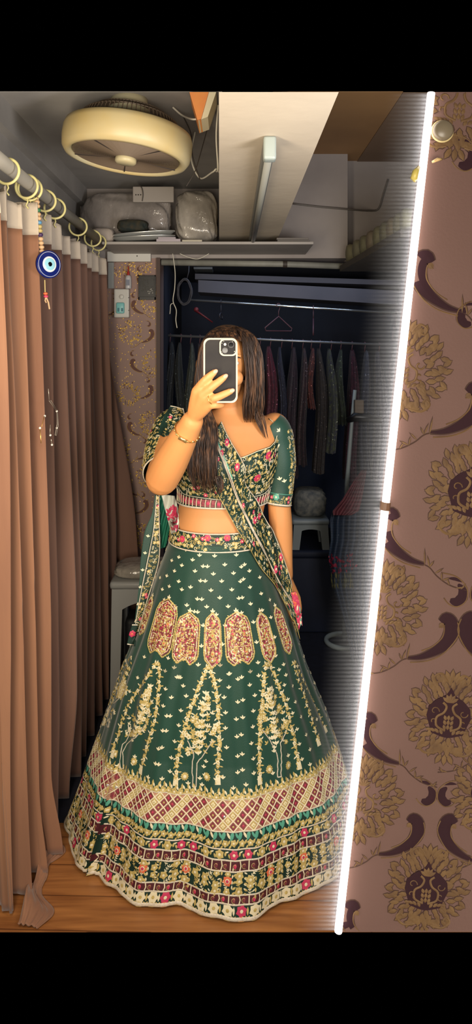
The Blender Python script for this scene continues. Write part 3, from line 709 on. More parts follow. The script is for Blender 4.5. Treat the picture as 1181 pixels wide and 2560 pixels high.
# dresses on the rail
def garment(px, wpx, ybot, col, col2, seed, dep=.16, sq=True, label='', taper=.5):
    rn = random.Random(seed); c = rodpt(rod2, px); Y = c.y; w0 = wpx * Y / F / 2 * .78
    zb = ZC - (ybot - CY) * Y / F; zt0 = c.z - .035
    t = thing('hanging_dress', label, 'dress', (c.x, c.y, zb), 'dresses on the alcove rail')
    rows = []; n = 44; ph = rn.uniform(0, 6); kk = rn.choice((5, 6, 7, 9))
    for i in range(27):
        s = i / 26; z = zt0 + (zb - zt0) * s
        ww = w0 * (.25 + (1 - .25) * min(1, (s * 3.2)) ** .7) * (1 + .15 * s); dd = dep * (.3 + .7 * min(1, s * 2.5) ** .6) * .5
        row = []
        for j in range(n):
            a = 2 * pi * j / n; f_ = 1 + (.05 + .15 * s) * (sin(kk * a + ph + 1.2 * s) - .5)
            row.append((c.x + ww * cos(a) * f_ + .01 * sin(5 * s + ph), c.y + dd * sin(a) * f_, z + .004 * sin(kk * a)))
        rows.append(row)
    b = MB().grid(rows, closed=True)
    m = mat('dress_cloth', tuple(int(c_ * .8) for c_ in col), .6, col2=tuple(int(c_ * .8) for c_ in col2), nscale=55, sheen=.1, bump=.3, bscale=120)
    if sq:
        S = GridSurf([r + [r[0]] for r in rows], -1.0); D = Deco(S)
        for k in range(46):
            D.fr(rn.uniform(.5, 1), rn.uniform(.1, .98)); D.disc(0, 0, rn.uniform(.0018, .004), 0, .001, .003, 5)
        D.into(b, 1)
    b.build('dress_body', [m, mat('sequins', tuple(min(255, c_ + 90) for c_ in col), .2, metal=.5)], t, True)
    MB().tube([c + Vector((0, 0, .010)), c + Vector((.008, 0, .004)), c + Vector((0.003, 0, -.012)), c + Vector((0, 0, -.04))], .0025, 6).build('hanger_hook', M['hang'], t, True)
    return t
GL = [(425, 26, 1060, (20, 26, 36), (30, 38, 44), 'darkest navy dress at the left end of the alcove rail'),
      (452, 26, 1090, (24, 34, 38), (40, 46, 44), 'dark slate dress second from the left of the alcove rail'),
      (476, 24, 1070, (44, 56, 50), (90, 96, 84), 'dark dress with a silvery sequin trail just left of the head'),
      (499, 20, 1000, (40, 30, 40), (60, 46, 52), 'dusky plum dress partly behind the shoulder by the phone'),
      (650, 20, 1030, (18, 50, 56), (30, 74, 74), 'deep teal dress just right of the long hair'),
      (676, 36, 1095, (116, 34, 58), (80, 26, 46), 'crimson sequinned dress right of the hair'),
      (704, 22, 1080, (24, 28, 56), (44, 50, 80), 'narrow ink blue dress beside the crimson one'),
      (730, 34, 1190, (60, 34, 48), (36, 24, 40), 'dark wine dress beaded all over near the middle of the rail'),
      (757, 28, 1160, (48, 32, 42), (74, 48, 50), 'brownish plum dress behind the short orange one'),
      (778, 20, 1020, (126, 54, 44), (70, 34, 34), 'short rust orange dress on the rail'),
      (800, 32, 1180, (62, 50, 44), (44, 38, 40), 'brown net dress next to the rust orange one'),
      (828, 28, 1130, (98, 104, 74), (66, 66, 88), 'olive and lavender dress hanging with a long scarf'),
      (852, 22, 1060, (62, 74, 50), (40, 48, 46), 'moss green dress beside the olive and lavender one'),
      (880, 36, 1200, (84, 28, 48), (50, 20, 38), 'long maroon dress behind the grey stand'),
      (912, 32, 1180, (42, 44, 62), (66, 70, 88), 'slate blue dress near the right end of the rail'),
      (948, 34, 1200, (50, 54, 74), (34, 38, 56), 'pale grey blue dress at the right end beside the light strip')]
for i, (px, wp, yb, c1, c2, lb) in enumerate(GL): garment(px, wp, yb, c1, c2, 100 + i, label=lb)

# stools
def stool(name, label, x0, x1, y0, y1, z, m, top=.03, apr=.11, zb=0.0):
    t = thing(name, label, 'stool', ((x0 + x1) / 2, (y0 + y1) / 2, zb))
    MB().bbox((x0, y0, z - top), (x1, y1, z), .012).build('seat', m, t, True)
    for nm, ya, yb in (('apron', y0 + .008, y0 + .016), ('apron', y1 - .016, y1 - .008)):
        v = []; n = 20
        for k in range(n + 1):
            s = k / n; x = x0 + .012 + (x1 - x0 - .024) * s; d = apr * (.45 + .55 * abs(2 * s - 1) ** 2.2)
            v += [(x, ya, z - top), (x, ya, z - top - d), (x, yb, z - top), (x, yb, z - top - d)]
        f = []
        for k in range(n):
            a = 4 * k; f += [(a, a + 1, a + 5, a + 4), (a + 2, a + 6, a + 7, a + 3), (a + 1, a + 3, a + 7, a + 5), (a, a + 4, a + 6, a + 2)]
        MB().add(v, f).build(nm, m, t)
    for sx, xx in ((-1, x0 + .03), (1, x1 - .03)):
        for sy, yy in ((-1, y0 + .03), (1, y1 - .03)):
            q = []; 
            for zz, o, hw in ((z - top, 0, .022), (zb, .012, .018)):
                q += [(xx + sx * o - hw, yy + sy * o * .3 - hw, zz), (xx + sx * o + hw, yy + sy * o * .3 - hw, zz), (xx + sx * o + hw, yy + sy * o * .3 + hw, zz), (xx + sx * o - hw, yy + sy * o * .3 + hw, zz)]
            MB().add(q, [(0, 1, 2, 3), (7, 6, 5, 4), (0, 4, 5, 1), (1, 5, 6, 2), (2, 6, 7, 3), (3, 7, 4, 0)]).build('leg', m, t)
    return t
M['stool'] = mat('greyish_white_plastic', (150, 150, 148), .4)
stool('plastic_stool', 'greyish white plastic stool between the curtain and the green skirt', -.488, -.17, 2.76, 2.97, .523, M['stool'])
tag(bundle(-.48, -.18, 2.77, 2.96, .523, .575, 21, 20, 50, .02).build('wrapped_garment', M['poly2'], None, True), 'plastic wrapped garment pack lying on the stool beside the curtain', 'packet')
stool('plastic_stool', 'low pale plastic stool standing on the dark blue trunk in the alcove', .305, .495, 3.55, 3.75, .575, mat('dusk_white_plastic', (150, 158, 158), .4), .028, .05, .42)
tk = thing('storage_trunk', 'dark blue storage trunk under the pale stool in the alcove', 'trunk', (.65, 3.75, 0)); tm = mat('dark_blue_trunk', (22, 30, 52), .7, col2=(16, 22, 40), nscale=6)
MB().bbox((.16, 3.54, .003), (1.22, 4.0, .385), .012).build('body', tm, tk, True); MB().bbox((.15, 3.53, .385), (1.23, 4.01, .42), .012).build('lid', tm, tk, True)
tk = thing('shade_box', 'added black box painting the shade under the stool beside the curtain', 'case', (-.33, 2.87, 0)); tm = mat('shade_box_black', (15, 16, 20), .6)  # black box added to darken the shade under the stool
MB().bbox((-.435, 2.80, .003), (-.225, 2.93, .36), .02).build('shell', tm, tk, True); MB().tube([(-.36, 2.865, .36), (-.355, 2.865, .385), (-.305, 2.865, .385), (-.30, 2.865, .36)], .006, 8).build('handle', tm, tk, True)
tag(bundle(.315, .485, 3.57, 3.73, .575, .72, 33, 24, 40, .03).build('folded_saree_pack', mat('grey_print_cloth', (84, 88, 88), .6, col2=(130, 128, 118), nscale=45), None, True), 'grey patterned cloth pack heaped on the alcove stool', 'cloth')
# stand and draped garments at the right of the alcove
t = thing('garment_stand', 'pale upright stand with a dark clamp in front of the maroon dress', 'stand', (P(866, 1210, 3.42).x, 3.42, 0))
pm = mat('pale_metal', (150, 160, 158), .4)
MB().tube([P(888, 975, 3.42), P(880, 1060, 3.42), P(868, 1210, 3.42), (P(862, 1210, 3.42).x, 3.42, .02)], [.009, .009, .011, .011], 10).build('pole', pm, t, True)
MB().tube([P(868, 1052, 3.39), P(890, 1042, 3.38), P(920, 1044, 3.38), P(955, 1052, 3.38)], [.012, .026, .022, .014], 12, flat=.9).build('clamp', M['black'], t, True)
MB().bbox(P(888, 1000, 3.37), P(908, 1032, 3.40), .004).build('tag_card', mat('tan_card', (110, 96, 80), .6), t)
MB().tube([(P(862, 1210, 3.42).x + .09 * cos(a), 3.42 + .09 * sin(a), .014) for a in [2 * pi * i / 24 for i in range(24)]], .012, 8, closed=True).build('base', pm, t, True)
def cloth(name, label, poly, Y, dep, m, deco=None, cat='garment', ph=0.0, nf=7):
    """hanging cloth: rows of (y, xl, xr) in frontal view, with folds in depth"""
    ys = np.linspace(poly[0][0], poly[-1][0], 30); A_ = np.array(poly, float); rows = []
    for y in ys:
        xl = np.interp(y, A_[:, 0], A_[:, 1]); xr_ = np.interp(y, A_[:, 0], A_[:, 2]); r = []
        for j in range(40):
            s = j / 39; yy = Y + dep * .3 * sin(nf * pi * s + ph + y * .01)
            r.append(P(xl + (xr_ - xl) * s, y, yy))
        for j in range(39, -1, -1):
            s = j / 39; yy = Y + dep + dep * .3 * sin(nf * pi * s + ph)
            r.append(P(xl + (xr_ - xl) * s, y, yy))
        rows.append(r)
    o = MB().grid(rows, closed=True); o.f.append(tuple(range(80))); o.m.append(0); o.f.append(tuple(len(o.v) - 80 + i for i in reversed(range(80)))); o.m.append(0)
    ob = tag(o.build(name, m, None, True), label, cat) if label else None
    return ob, rows
cl, rows = cloth('draped_blouse', 'dusty red embroidered garment slanting over the dotted dress', [(1175, 905, 917), (1210, 880, 912), (1250, 856, 905), (1278, 832, 898), (1288, 834, 880)], 3.08, .03, mat('dusty_red_cloth', (112, 52, 60), .6, col2=(84, 38, 46), nscale=30))
t = thing('dotted_dress', 'navy net dress with silver dots and a red and yellow patch', 'dress', P(880, 1400, 3.14))
cl, rows = cloth('x', None, [(1275, 832, 950), (1300, 826, 955), (1350, 828, 952), (1390, 822, 945), (1470, 832, 938), (1560, 862, 935), (1650, 880, 930)], 3.14, .07, None, nf=9)
o = MB().grid(rows, closed=True); mm = mat('dotted_net', (44, 58, 78), .5, col2=(34, 46, 64), nscale=20)
o.build('dress_body', mm, t, True)
S = GridSurf([[q for q in r[:40]] for r in rows], 1.0)
if not S.front.mean() > .5: S = GridSurf([[q for q in r[:40]] for r in rows], -1.0)
D = Deco(S); rn = random.Random(8)
for a in range(60):
    for b_ in range(46):
        D.fr((b_ + .5 * (a % 2)) / 46, a / 60); D.disc(rn.uniform(-.001, .001), rn.uniform(-.001, .001), .0011, 0, .0008, .0015, 4)
for k in range(60):
    px_, py_ = rn.uniform(822, 888), rn.uniform(1385, 1432)
    if D.px(px_, py_, rn.uniform(0, 6)): D.petal(0, 0, 0, .018, .012, 1, .002, .003)
for k in range(70):
    px_, py_ = rn.uniform(826, 884), rn.uniform(1428, 1462)
    if D.px(px_, py_, rn.uniform(-.3, .3)): D.petal(0, 0, pi, .03, .006, 2, .002, .003)
for k in range(50):
    px_, py_ = rn.uniform(862, 930), rn.uniform(1470, 1600)
    if D.px(px_, py_, rn.uniform(0, 6)): D.curl(0, 0, .008, rn.uniform(0, 6), 1, 3, .0015)
q = MB(); D.into(q)
q.build('trimmings', [mat('silver_dots', (130, 140, 150), .35, metal=.4), mat('red_patch', (150, 40, 66), .6), mat('mustard_patch', (110, 106, 64), .6), mat('grey_curls', (104, 106, 116), .4)], t)
# rolls of cloth stacked on the ledge at the right
for i in range(9):
    s = i / 8; Y = 3.12 - .85 * s; c = P(868 + 138 * s, 634 - 82 * s, Y); tt = MB()
    ax = Matrix.Translation(c) @ Matrix.Rotation(pi / 2, 4, 'Y') @ Matrix.Rotation(.3 * (i % 3 - 1), 4, 'Z')
    tt.lathe([(.0001, -.004), (.02, -.004), (.036, 0), (.042, .01), (.043, .25), (.04, .255), (.0001, .26)], 24, ax)
    cc = (126 - 3 * (i % 3), 122 - 2 * i % 7, 96 + 4 * (i % 2))
    lb = 'khaki cloth roll on the high ledge, ' + ['farthest of the row, by the wall corner', 'second from the wall corner', 'third from the wall corner', 'fourth from the wall corner', 'middle of the row', 'fourth from the light strip', 'third from the light strip', 'second from the light strip', 'nearest the light strip'][i]
    tag(tt.build('cloth_roll', mat('khaki_roll', cc, .75, bump=.3, bscale=60), None, True), lb, 'cloth roll', 'cloth rolls on the right ledge')
b = MB(); yy = [P(858, 655, 3.18), P(1010, 655, 2.25)]
b.add([Vector((.49, 3.19, 1.80)), Vector((.9, 3.19, 1.80)), Vector((.9, 2.2, 1.80)), Vector((.53, 2.2, 1.80)), Vector((.49, 3.19, 1.825)), Vector((.9, 3.19, 1.825)), Vector((.9, 2.2, 1.825)), Vector((.53, 2.2, 1.825))],
      [(3, 2, 1, 0), (4, 5, 6, 7), (0, 1, 5, 4), (1, 2, 6, 5), (2, 3, 7, 6), (3, 0, 4, 7)])
tag(b.build('side_ledge', mat('ledge_dark', (66, 62, 60), .7, col2=(88, 82, 72), nscale=30, stretch=(1, 12, 1)), None), 'dark high ledge under the cloth rolls at the right', 'ledge')

# ------------------------------------------------------------------ curtain rail, curtains, charm
XR, ZR = -0.554, 1.897
tag(MB().tube([(XR, 1.45, ZR), (XR, 2.905, ZR)], .0175, 20).build('curtain_rail', mat('grey_rail', (150, 146, 138), .45), None, True), 'thick grey curtain rail running from the foreground towards the back wall', 'curtain rail')
def sst(a, b_, x):
    t_ = min(1, max(0, (x - a) / (b_ - a))); return t_ * t_ * (3 - 2 * t_)
M['ring'] = mat('ring_cream', (226, 216, 150), .35)
def curtain(name, label, Ya0, Ya1, Yb0, Yb1, rings, nf, seed, m, mh, farspread=0):
    rn = random.Random(seed); zh = 1.757
    ph = rn.uniform(0, 6); ph2 = rn.uniform(0, 6); t = thing(name, label, 'curtain', (XR, (Ya0 + Yb0) / 2, 0), None)
    ns = 300; zs_ = [1.845, 1.83, 1.81, 1.79, 1.775, zh] + list(np.linspace(zh - .02, .012, 72))
    def pt(s, z):
        k = 1 - z / 1.845
        Y = (Ya0 + (Ya1 - Ya0) * k) * (1 - s) + (Yb0 + (Yb1 - Yb0) * k) * s
        if z > zh - .001:
            # top edge droops between rings
            d = min(abs(Y - r) for r in rings); sag = .028 * (1 - math.exp(-(d / .045) ** 2))
            z = z - sag * (z - zh) / (1.845 - zh)
        fr = 2 * pi * nf * (s + .018 * sin(9 * s + ph2) + .02 * k * sin(5 * s + ph))
        amp = .018 + .021 * min(1, k * 1.6)
        f_ = sin(fr) + .35 * sin(2 * fr + ph + 1.5 * k) + .22 * sin(3.3 * fr * .5 + 2 * k)
        X = XR - .01 + amp * f_ + .010 * sin(2.2 * fr + 3 * k)
        Y += .016 * cos(fr + .6)
        X -= .045 * sst(1.95, 1.62, Y) * sst(.2, 1, k)
        X += .035 * math.exp(-((Y - 1.98) / .085) ** 2) * sst(.86, 1.0, k)
        X -= .03 * math.exp(-((Y - 2.2) / .1) ** 2) * sst(.8, 1.0, k)
        if farspread: X += farspread * sst(2.99, 3.11, Y) * sst(.05, .62, k)
        Y = min(Y, 3.16)
        return Vector((max(X, -.66), Y, z))
    rows = [[pt(j / ns, z) for j in range(ns + 1)] for z in zs_]
    hd = [[p + Vector((.0015, 0, 0)) for p in r] for r in rows[:6]]
    o = MB().grid(rows[5:]).build('drape', m, t, True)
    sm = o.modifiers.new('cloth_thickness', 'SOLIDIFY'); sm.thickness = .0015
    o = tag(MB().grid(hd).build('heading', mh, t, True), 'off white heading tape')
    sm = o.modifiers.new('cloth_thickness', 'SOLIDIFY'); sm.thickness = .0015
    for r in rings:
        c = Vector((XR, r, ZR - .013)); R = .031; b = MB(); yaw = rn.uniform(-.35, .35)
        b.tube([c + Vector((R * cos(a), R * cos(a) * sin(yaw) * .6, R * sin(a))) for a in [2 * pi * i / 32 for i in range(32)]], .0036, 8, closed=True)
        q = c + Vector((0, 0, -R))
        b.tube([q, q + Vector((.003, 0, -.010)), q + Vector((-.002, 0, -.02)), q + Vector((.004, .003, -.028))], .0022, 6)
        b.build('curtain_ring', M['ring'], t, True)
    return t
def fabric(name, c1, c2, rough=.75):
    return mat(name, c1, rough, col2=c2, nscale=2.5, sheen=.25, bump=.25, bscale=9, stretch=(3, 3, .35))
curtain('curtain', 'brown hanging curtain panel nearest the viewer with cream ring hooks', 1.56, 1.768, 1.98, 2.04, [1.713, 1.875, 1.905], 4, 2, fabric('curtain_brown', (150, 106, 78), (128, 88, 66)), mat('net_heading', (196, 182, 164), .7, bump=.2, bscale=60))
curtain('curtain', 'brown curtain panel with shade painted in, further along the rail reaching the back wall', 2.03, 2.05, 3.02, 3.10, [2.056, 2.171, 2.497, 2.76, 2.88], 8, 5, fabric('curtain_brown_shaded', (120, 86, 70), (98, 70, 60)), mat('net_heading_shaded', (186, 174, 160), .7, bump=.2, bscale=60), .13)  # drape and heading coloured darker to paint in the weaker light here
# fallen end of cloth on the floor by the curtain
rows = []
for i in range(60):
    y = 1.738 + .285 * i / 59; r = []
    for j in range(24):
        t_ = j / 23; w_ = .022 + .030 * math.exp(-((y - 1.995) / .035) ** 2) + .058 * math.exp(-((y - 1.775) / .05) ** 2) + .005 * sin(60 * y)
        x = -.535 + w_ * t_ + .004 * sin(9 * t_ + 30 * y) * t_
        z = .004 + .038 * (1 - t_) ** 1.6 * (.65 + .35 * sin(46 * y + 2.5 * t_)) + .007 * sin(14 * t_ + 25 * y) ** 2 * (1 - t_ * .5)
        r.append((x, y, z))
    rows.append(r)
o = MB().grid(rows).build('fallen_cloth', fabric('fallen_brown', (150, 106, 78), (128, 88, 66)), None, True)
sm = o.modifiers.new('cloth_thickness', 'SOLIDIFY'); sm.thickness = .002
tag(o, 'loose end of brown cloth lying on the floor at the foot of the near curtain', 'cloth')

t = thing('evil_eye_charm', 'blue evil eye charm on a bead string hanging from the curtain rail', 'charm', P(118, 640, 1.9))
def sp(a, b_, n): return [a.lerp(b_, k / (n - 1)) for k in range(n)]
b = MB(); b.tube([P(91, 468, 1.97), P(95, 495, 1.9), P(104, 630, 1.9), P(112, 642, 1.9)], .0018, 6)
b.build('string', mat('bead_string', (190, 165, 130), .6), t)
cols = {0: mat('sand_bead', (206, 170, 130), .5), 1: mat('green_bead', (60, 120, 84), .4), 2: mat('blue_bead', (96, 150, 190), .4), 3: mat('plum_bead', (70, 50, 90), .4), 4: mat('pale_bead', (190, 170, 110), .5)}
seq = [0, 0, 1, 0, 0, 2, 4, 4, 3, 0, 0, 0, 0]
for p, k in zip(sp(P(93, 505, 1.9), P(105, 628, 1.9), 13), seq):
    MB().ball(p, .0078, .0078, .0058, 10, 7).build('bead', cols[k], t, True)
cc = P(121, 661, 1.9); Rz = Matrix.Rotation(R_(48), 4, 'Z') @ Matrix.Rotation(pi / 2, 4, 'X'); A = Matrix.Translation(cc) @ Rz
for nm, r_, z0_, z1_, c_ in (('glass_disc', .038, -.004, .005, (22, 34, 104)), ('white_ring', .0215, .005, .0068, (226, 232, 232)), ('iris', .0165, .0068, .0082, (150, 208, 226)), ('pupil', .0062, .0082, .0095, (8, 12, 18))):
    MB().lathe([(.0001, z0_), (r_ - .0008, z0_), (r_, z0_ + .0006), (r_ - .0003, z1_ - .0005), (r_ - .002, z1_), (.0001, z1_ + .0002)], 40, A).build(nm, mat(nm, c_, .15), t, True)
MB().tube([A @ Vector((.0337 * cos(a), .0337 * sin(a), .0052)) for a in [2 * pi * i / 40 for i in range(40)]], .0007, 5, closed=True).build('outline', mat('thin_white', (200, 205, 215), .4), t)
MB().tube([P(112, 700, 1.9), P(113, 733, 1.9)], .0016, 6).build('cord', cols[4], t)
MB().ball(P(114, 734, 1.9), .0065, .0065, .004).build('bead', mat('orange_bead', (220, 110, 70), .4), t, True)
MB().ball(P(115, 741, 1.9), .0065, .0065, .004).build('bead', mat('pink_bead', (206, 70, 104), .4), t, True)
MB().tube([P(114, 744, 1.9), P(113, 752, 1.9), P(116, 757, 1.9)], .0018, 6).tube([P(116, 744, 1.9), P(121, 756, 1.9), P(124, 773, 1.9)], .0022, 6).build('tassel', cols[0], t)
def onc(px, py, X=-.490): return P(px, py, -X * F / (CX - px))
def pins(name, label, segs, r, m, balls=(), cat='pin chain'):
    t = thing(name, label, cat, onc(*segs[0][0]))
    b = MB()
    for sg_ in segs: b.tube([onc(*q) for q in sg_], r, 6)
    b.build('chain_link', m, t, True)
    if balls:
        mb_ = mat('clear_bead', (220, 215, 205), .2)
        for q in balls: MB().ball(onc(*q), .0032).build('bead', mb_, t, True)
sv = mat('silver_pin', (190, 180, 165), .3, metal=.6); gd = mat('gold_pin', (180, 140, 80), .3, metal=.6)
pins('pin_chain', 'silver chain of safety pins caught on the brown curtain', [[(121, 972), (123, 1000)], [(123, 1002), (142, 1028)], [(127, 1001), (143, 1026)], [(142, 1030), (143, 1060), (138, 1088), (141, 1089), (146, 1062), (144, 1032)]], .0009, sv, [(142, 1028), (142, 1070)])
pins('pin_chain', 'gold hairpin dangling from the curtain left of the silver pins', [[(111, 1040), (104, 1068)], [(100, 1072), (103, 1108), (100, 1074)]], .0010, gd, [(112, 1040), (100, 1070)])
pins('pin_chain', 'short silver pin with two beads below the chain on the curtain', [[(126, 1062), (125, 1086), (129, 1090)], [(128, 1098), (130, 1112)]], .0009, sv, [(126, 1088), (130, 1112)])
pins('pin_chain', 'small silver pin shining on the far curtain beside the papered wall', [[(312, 1001), (316, 1015)]], .0010, sv, [(316, 1017)])

# ------------------------------------------------------------------ the woman
PW = thing('person', 'woman in a green embroidered lehenga holding a phone before her face', 'person', (-.05, 2.1, 0))
def skin_mat():
    m = mat('skin', (212, 148, 92), .5, col2=(204, 138, 84), nscale=5)
    b = m.node_tree.nodes['Principled BSDF']; b.inputs['Subsurface Weight'].default_value = .08; b.inputs['Subsurface Radius'].default_value = (.02, .008, .004); b.inputs['Subsurface Scale'].default_value = .3
    return m
M['skin'] = skin_mat()
TR = np.array([  # z, centre x, half width, depth front, depth back
    (.70, -.048, .140, .105, .115), (.80, -.046, .145, .108, .115), (.86, -.045, .138, .108, .105), (.93, -.041, .128, .103, .095), (.977, -.034, .124, .098, .09), (1.03, -.026, .128, .100, .09),
    (1.08, -.021, .137, .116, .09), (1.12, -.018, .144, .126, .092), (1.155, -.016, .148, .114, .094), (1.185, -.014, .152, .094, .094), (1.21, -.012, .152, .080, .086),
    (1.232, -.009, .138, .070, .076), (1.248, -.004, .105, .060, .066), (1.262, .002, .070, .052, .056), (1.28, .004, .050, .047, .050)])
CYT = 2.035
def tparm(z): return [np.interp(z, TR[:, 0], TR[:, k]) for k in (1, 2, 3, 4)]
def torso(th, z, off=0.0):
    cx, rx, rf, rb = tparm(z); s_, c_ = sin(th), cos(th); p = .88
    x = (rx + off) * math.copysign(abs(s_) ** p, s_); y = -((rf if c_ > 0 else rb) + off) * math.copysign(abs(c_) ** p, c_)
    if c_ > 0:   # bust: two soft mounds
        e = math.exp(-((z - 1.118) / .040) ** 2)
        y -= .014 * e * (math.exp(-((x - .062) / .045) ** 2) + math.exp(-((x + .062) / .045) ** 2))
        y += .010 * e * math.exp(-(x / .02) ** 2)
    return Vector((cx + x, CYT + y, z))
B = MB()
zz = list(np.linspace(.70, 1.28, 60)); nn = 64
rows = [[torso(2 * pi * j / nn, z) for j in range(nn)] for z in zz]
B.grid([list(r) for r in rows], closed=True)
B.f.append(tuple(range(nn))); B.m.append(0); B.f.append(tuple(len(B.v) - nn + i for i in range(nn))); B.m.append(0)
B.f[-2] = tuple(reversed(B.f[-2]))
def limb(pts, rad, n=20, sub=5, flat=1.0):
    d = cr([list(p) + [r] for p, r in zip(pts, rad)], sub)
    B.tube([Vector(q[:3]) for q in d], [float(q[3]) for q in d], n, flat=flat)
    B.ball(pts[0], rad[0] * .98, n=14, m=10); B.ball(pts[-1], rad[-1] * .98, n=14, m=10)
# neck, head, jaw, nose, ears
HC = P(560, 917, 2.0)
limb([Vector((.006, 2.045, 1.235)), Vector((.000, 2.035, 1.275)), Vector((-.010, 2.02, 1.33))], [.050, .046, .047])
B.ball(HC + Vector((0, .012, .022)), .072, .092, .088, 28, 20)
B.ball(HC + Vector((0, -.012, -.030)), .056, .066, .075, 24, 16)
B.ball(HC + Vector((0, -.058, -.083)), .022, .02, .018)
B.tube([HC + Vector((0, -.080, .018)), HC + Vector((0, -.092, -.010)), HC + Vector((0, -.100, -.024))], [.006, .009, .011], 10)
B.ball(HC + Vector((.010, -.088, -.027)), .008); B.ball(HC + Vector((-.010, -.088, -.027)), .008)
for sg in (-1, 1):
    B.ball(HC + Vector((sg * .074, .012, -.005)), .008, .018, .030); B.ball(HC + Vector((sg * .030, -.072, .032)), .022, .008, .006)
    B.ball(HC + Vector((sg * .036, -.058, -.030)), .020, .018, .022)
# phone arm (raised)
SH = P(440, 1065, 2.03); EL = P(405, 1197, 1.795); WR = P(482, 1052, 1.665)
limb([SH, SH.lerp(EL, .5), EL], [.048, .044, .043])
limb([EL, EL.lerp(WR, .3), EL.lerp(WR, .62), EL.lerp(WR, .86), WR], [.0435, .043, .0365, .0295, .0265])
K = [P(491, 977, 1.606), P(506, 985, 1.598), P(519, 1000, 1.598), P(522, 1016, 1.606)]
base = WR.lerp(P(500, 1012, 1.63), .3)
for k_, r0, r1 in zip(K, (.019, .019, .018, .017), (.0115, .0115, .011, .0105)): limb([base, base.lerp(k_, .5), k_], [r0, (r0 + r1) / 2 + .001, r1], 14, 3)
FI = {'index': [K[0], P(510, 953, 1.590), P(526, 939, 1.584), P(536, 931, 1.584)],
      'middle': [K[1], P(531, 967, 1.584), P(550, 952, 1.583), P(561, 943, 1.584)],
      'ring': [K[2], P(541, 994, 1.584), P(562, 985, 1.583), P(577, 978, 1.584)],
      'little': [K[3], P(534, 1013, 1.596), P(546, 1014, 1.604), P(556, 1013, 1.614)]}
for nm, ch in FI.items():
    s_ = .88 if nm == 'little' else 1; limb(ch, [.0108 * s_, .0096 * s_, .0088 * s_, .0076 * s_], 12, 4)
limb([P(494, 1022, 1.645), P(499, 1000, 1.645), P(510, 978, 1.628), P(524, 962, 1.618)], [.015, .0125, .0105, .009], 12, 4)
# lowered arm
S2 = P(687, 1068, 2.04); E2 = P(699, 1268, 2.03); W2 = P(714, 1440, 2.03)
limb([S2, S2.lerp(E2, .5), E2], [.044, .037, .0335]); limb([E2, E2.lerp(W2, .3), E2.lerp(W2, .75), W2], [.0335, .0330, .0255, .0225])
h0 = W2; pc = P(729, 1478, 2.06)
for dx, L in ((-.024, .062), (-.008, .07), (.008, .066), (.023, .052)):
    k0 = pc + Vector((dx * .8, -.002, -.02)); limb([h0.lerp(pc, .3), k0], [.017, .010], 12, 3)
    limb([k0, k0 + Vector((dx * .15, -.012, -L * .45)), k0 + Vector((dx * .1, -.004, -L * .8)), k0 + Vector((0, .012, -L))], [.0095, .0088, .008, .0068], 10, 4)
limb([h0.lerp(pc, .45), pc + Vector((-.036, -.012, 0)), pc + Vector((-.040, -.022, -.028))], [.014, .0105, .0085], 10, 4)
# legs and feet under the skirt
for sg in (-1, 1):
    hp = Vector((-.05 + sg * .07, 2.05, .72)); kn = Vector((-.055 + sg * .08, 2.03, .40)); an = Vector((-.06 + sg * .08, 2.08, .07))
    limb([hp, hp.lerp(kn, .5), kn, kn.lerp(an, .35), an], [.075, .065, .047, .048, .031]); limb([an, an + Vector((0, -.07, -.035)), an + Vector((0, -.15, -.047))], [.034, .03, .018])
me = bpy.data.meshes.new('tmp'); me.from_pydata([tuple(v) for v in B.v], [], B.f); tmp = bpy.data.objects.new('tmp', me); COL.objects.link(tmp)
rm = tmp.modifiers.new('r', 'REMESH'); rm.mode = 'VOXEL'; rm.voxel_size = .0034; rm.use_smooth_shade = True
sm = tmp.modifiers.new('s', 'SMOOTH'); sm.factor = .5; sm.iterations = 4
bpy.context.view_layer.update()
bm_ = bpy.data.meshes.new_from_object(tmp.evaluated_get(bpy.context.evaluated_depsgraph_get()))
bpy.data.objects.remove(tmp); bm_.name = 'body'
bm_.materials.clear(); bm_.materials.append(M['skin'])
body = bpy.data.objects.new('body', bm_); COL.objects.link(body); body.parent = PW; body.matrix_parent_inverse = Matrix.Translation(PW.location).inverted()
BV = [v.co.copy() for v in bm_.vertices]; BF = [tuple(p.vertices) for p in bm_.polygons]
# face details
ew = mat('eye_white', (225, 220, 212), .3); ei = mat('eye_brown', (48, 28, 18), .2); lipm = mat('lips', (160, 72, 66), .45); brow = mat('eyebrow', (32, 22, 18), .8)
for sg in (-1, 1):
    e = HC + Vector((sg * .030, -.070, .012))
    MB().ball(e, .0125, .010, .008).build('eye', ew, PW, True); MB().ball(e + Vector((0, -.0088, 0)), .005, .002, .005).build('iris', ei, PW, True)
    MB().tube([e + Vector((sg * -.014, -.012, .014)), e + Vector((0, -.014, .020)), e + Vector((sg * .018, -.006, .014))], [.002, .0028, .001], 8).build('eyebrow', brow, PW, True)
MB().tube([HC + Vector((-.022, -.078, -.056)), HC + Vector((-.008, -.087, -.053)), HC + Vector((.008, -.087, -.053)), HC + Vector((.022, -.078, -.056))], [.001, .004, .004, .001], 8).tube([HC + Vector((-.020, -.077, -.058)), HC + Vector((0, -.085, -.061)), HC + Vector((.020, -.077, -.058))], [.001, .005, .001], 8).build('lips', lipm, PW, True)
nailm = mat('fingernail', (222, 160, 132), .3)
for nm in ('index', 'middle', 'ring'):
    a, c_ = FI[nm][2], FI[nm][3]; d = (c_ - a).normalized(); n_ = Vector((0, -1, 0)); n_ = (n_ - d * n_.dot(d)).normalized(); sd = d.cross(n_)
    rot = Matrix((sd, d, n_)).transposed(); MB().ball(c_ + n_ * .0048 + d * .003, .0052, .0070, .0030, 12, 8, rot=rot).build('fingernail', nailm, PW, True)
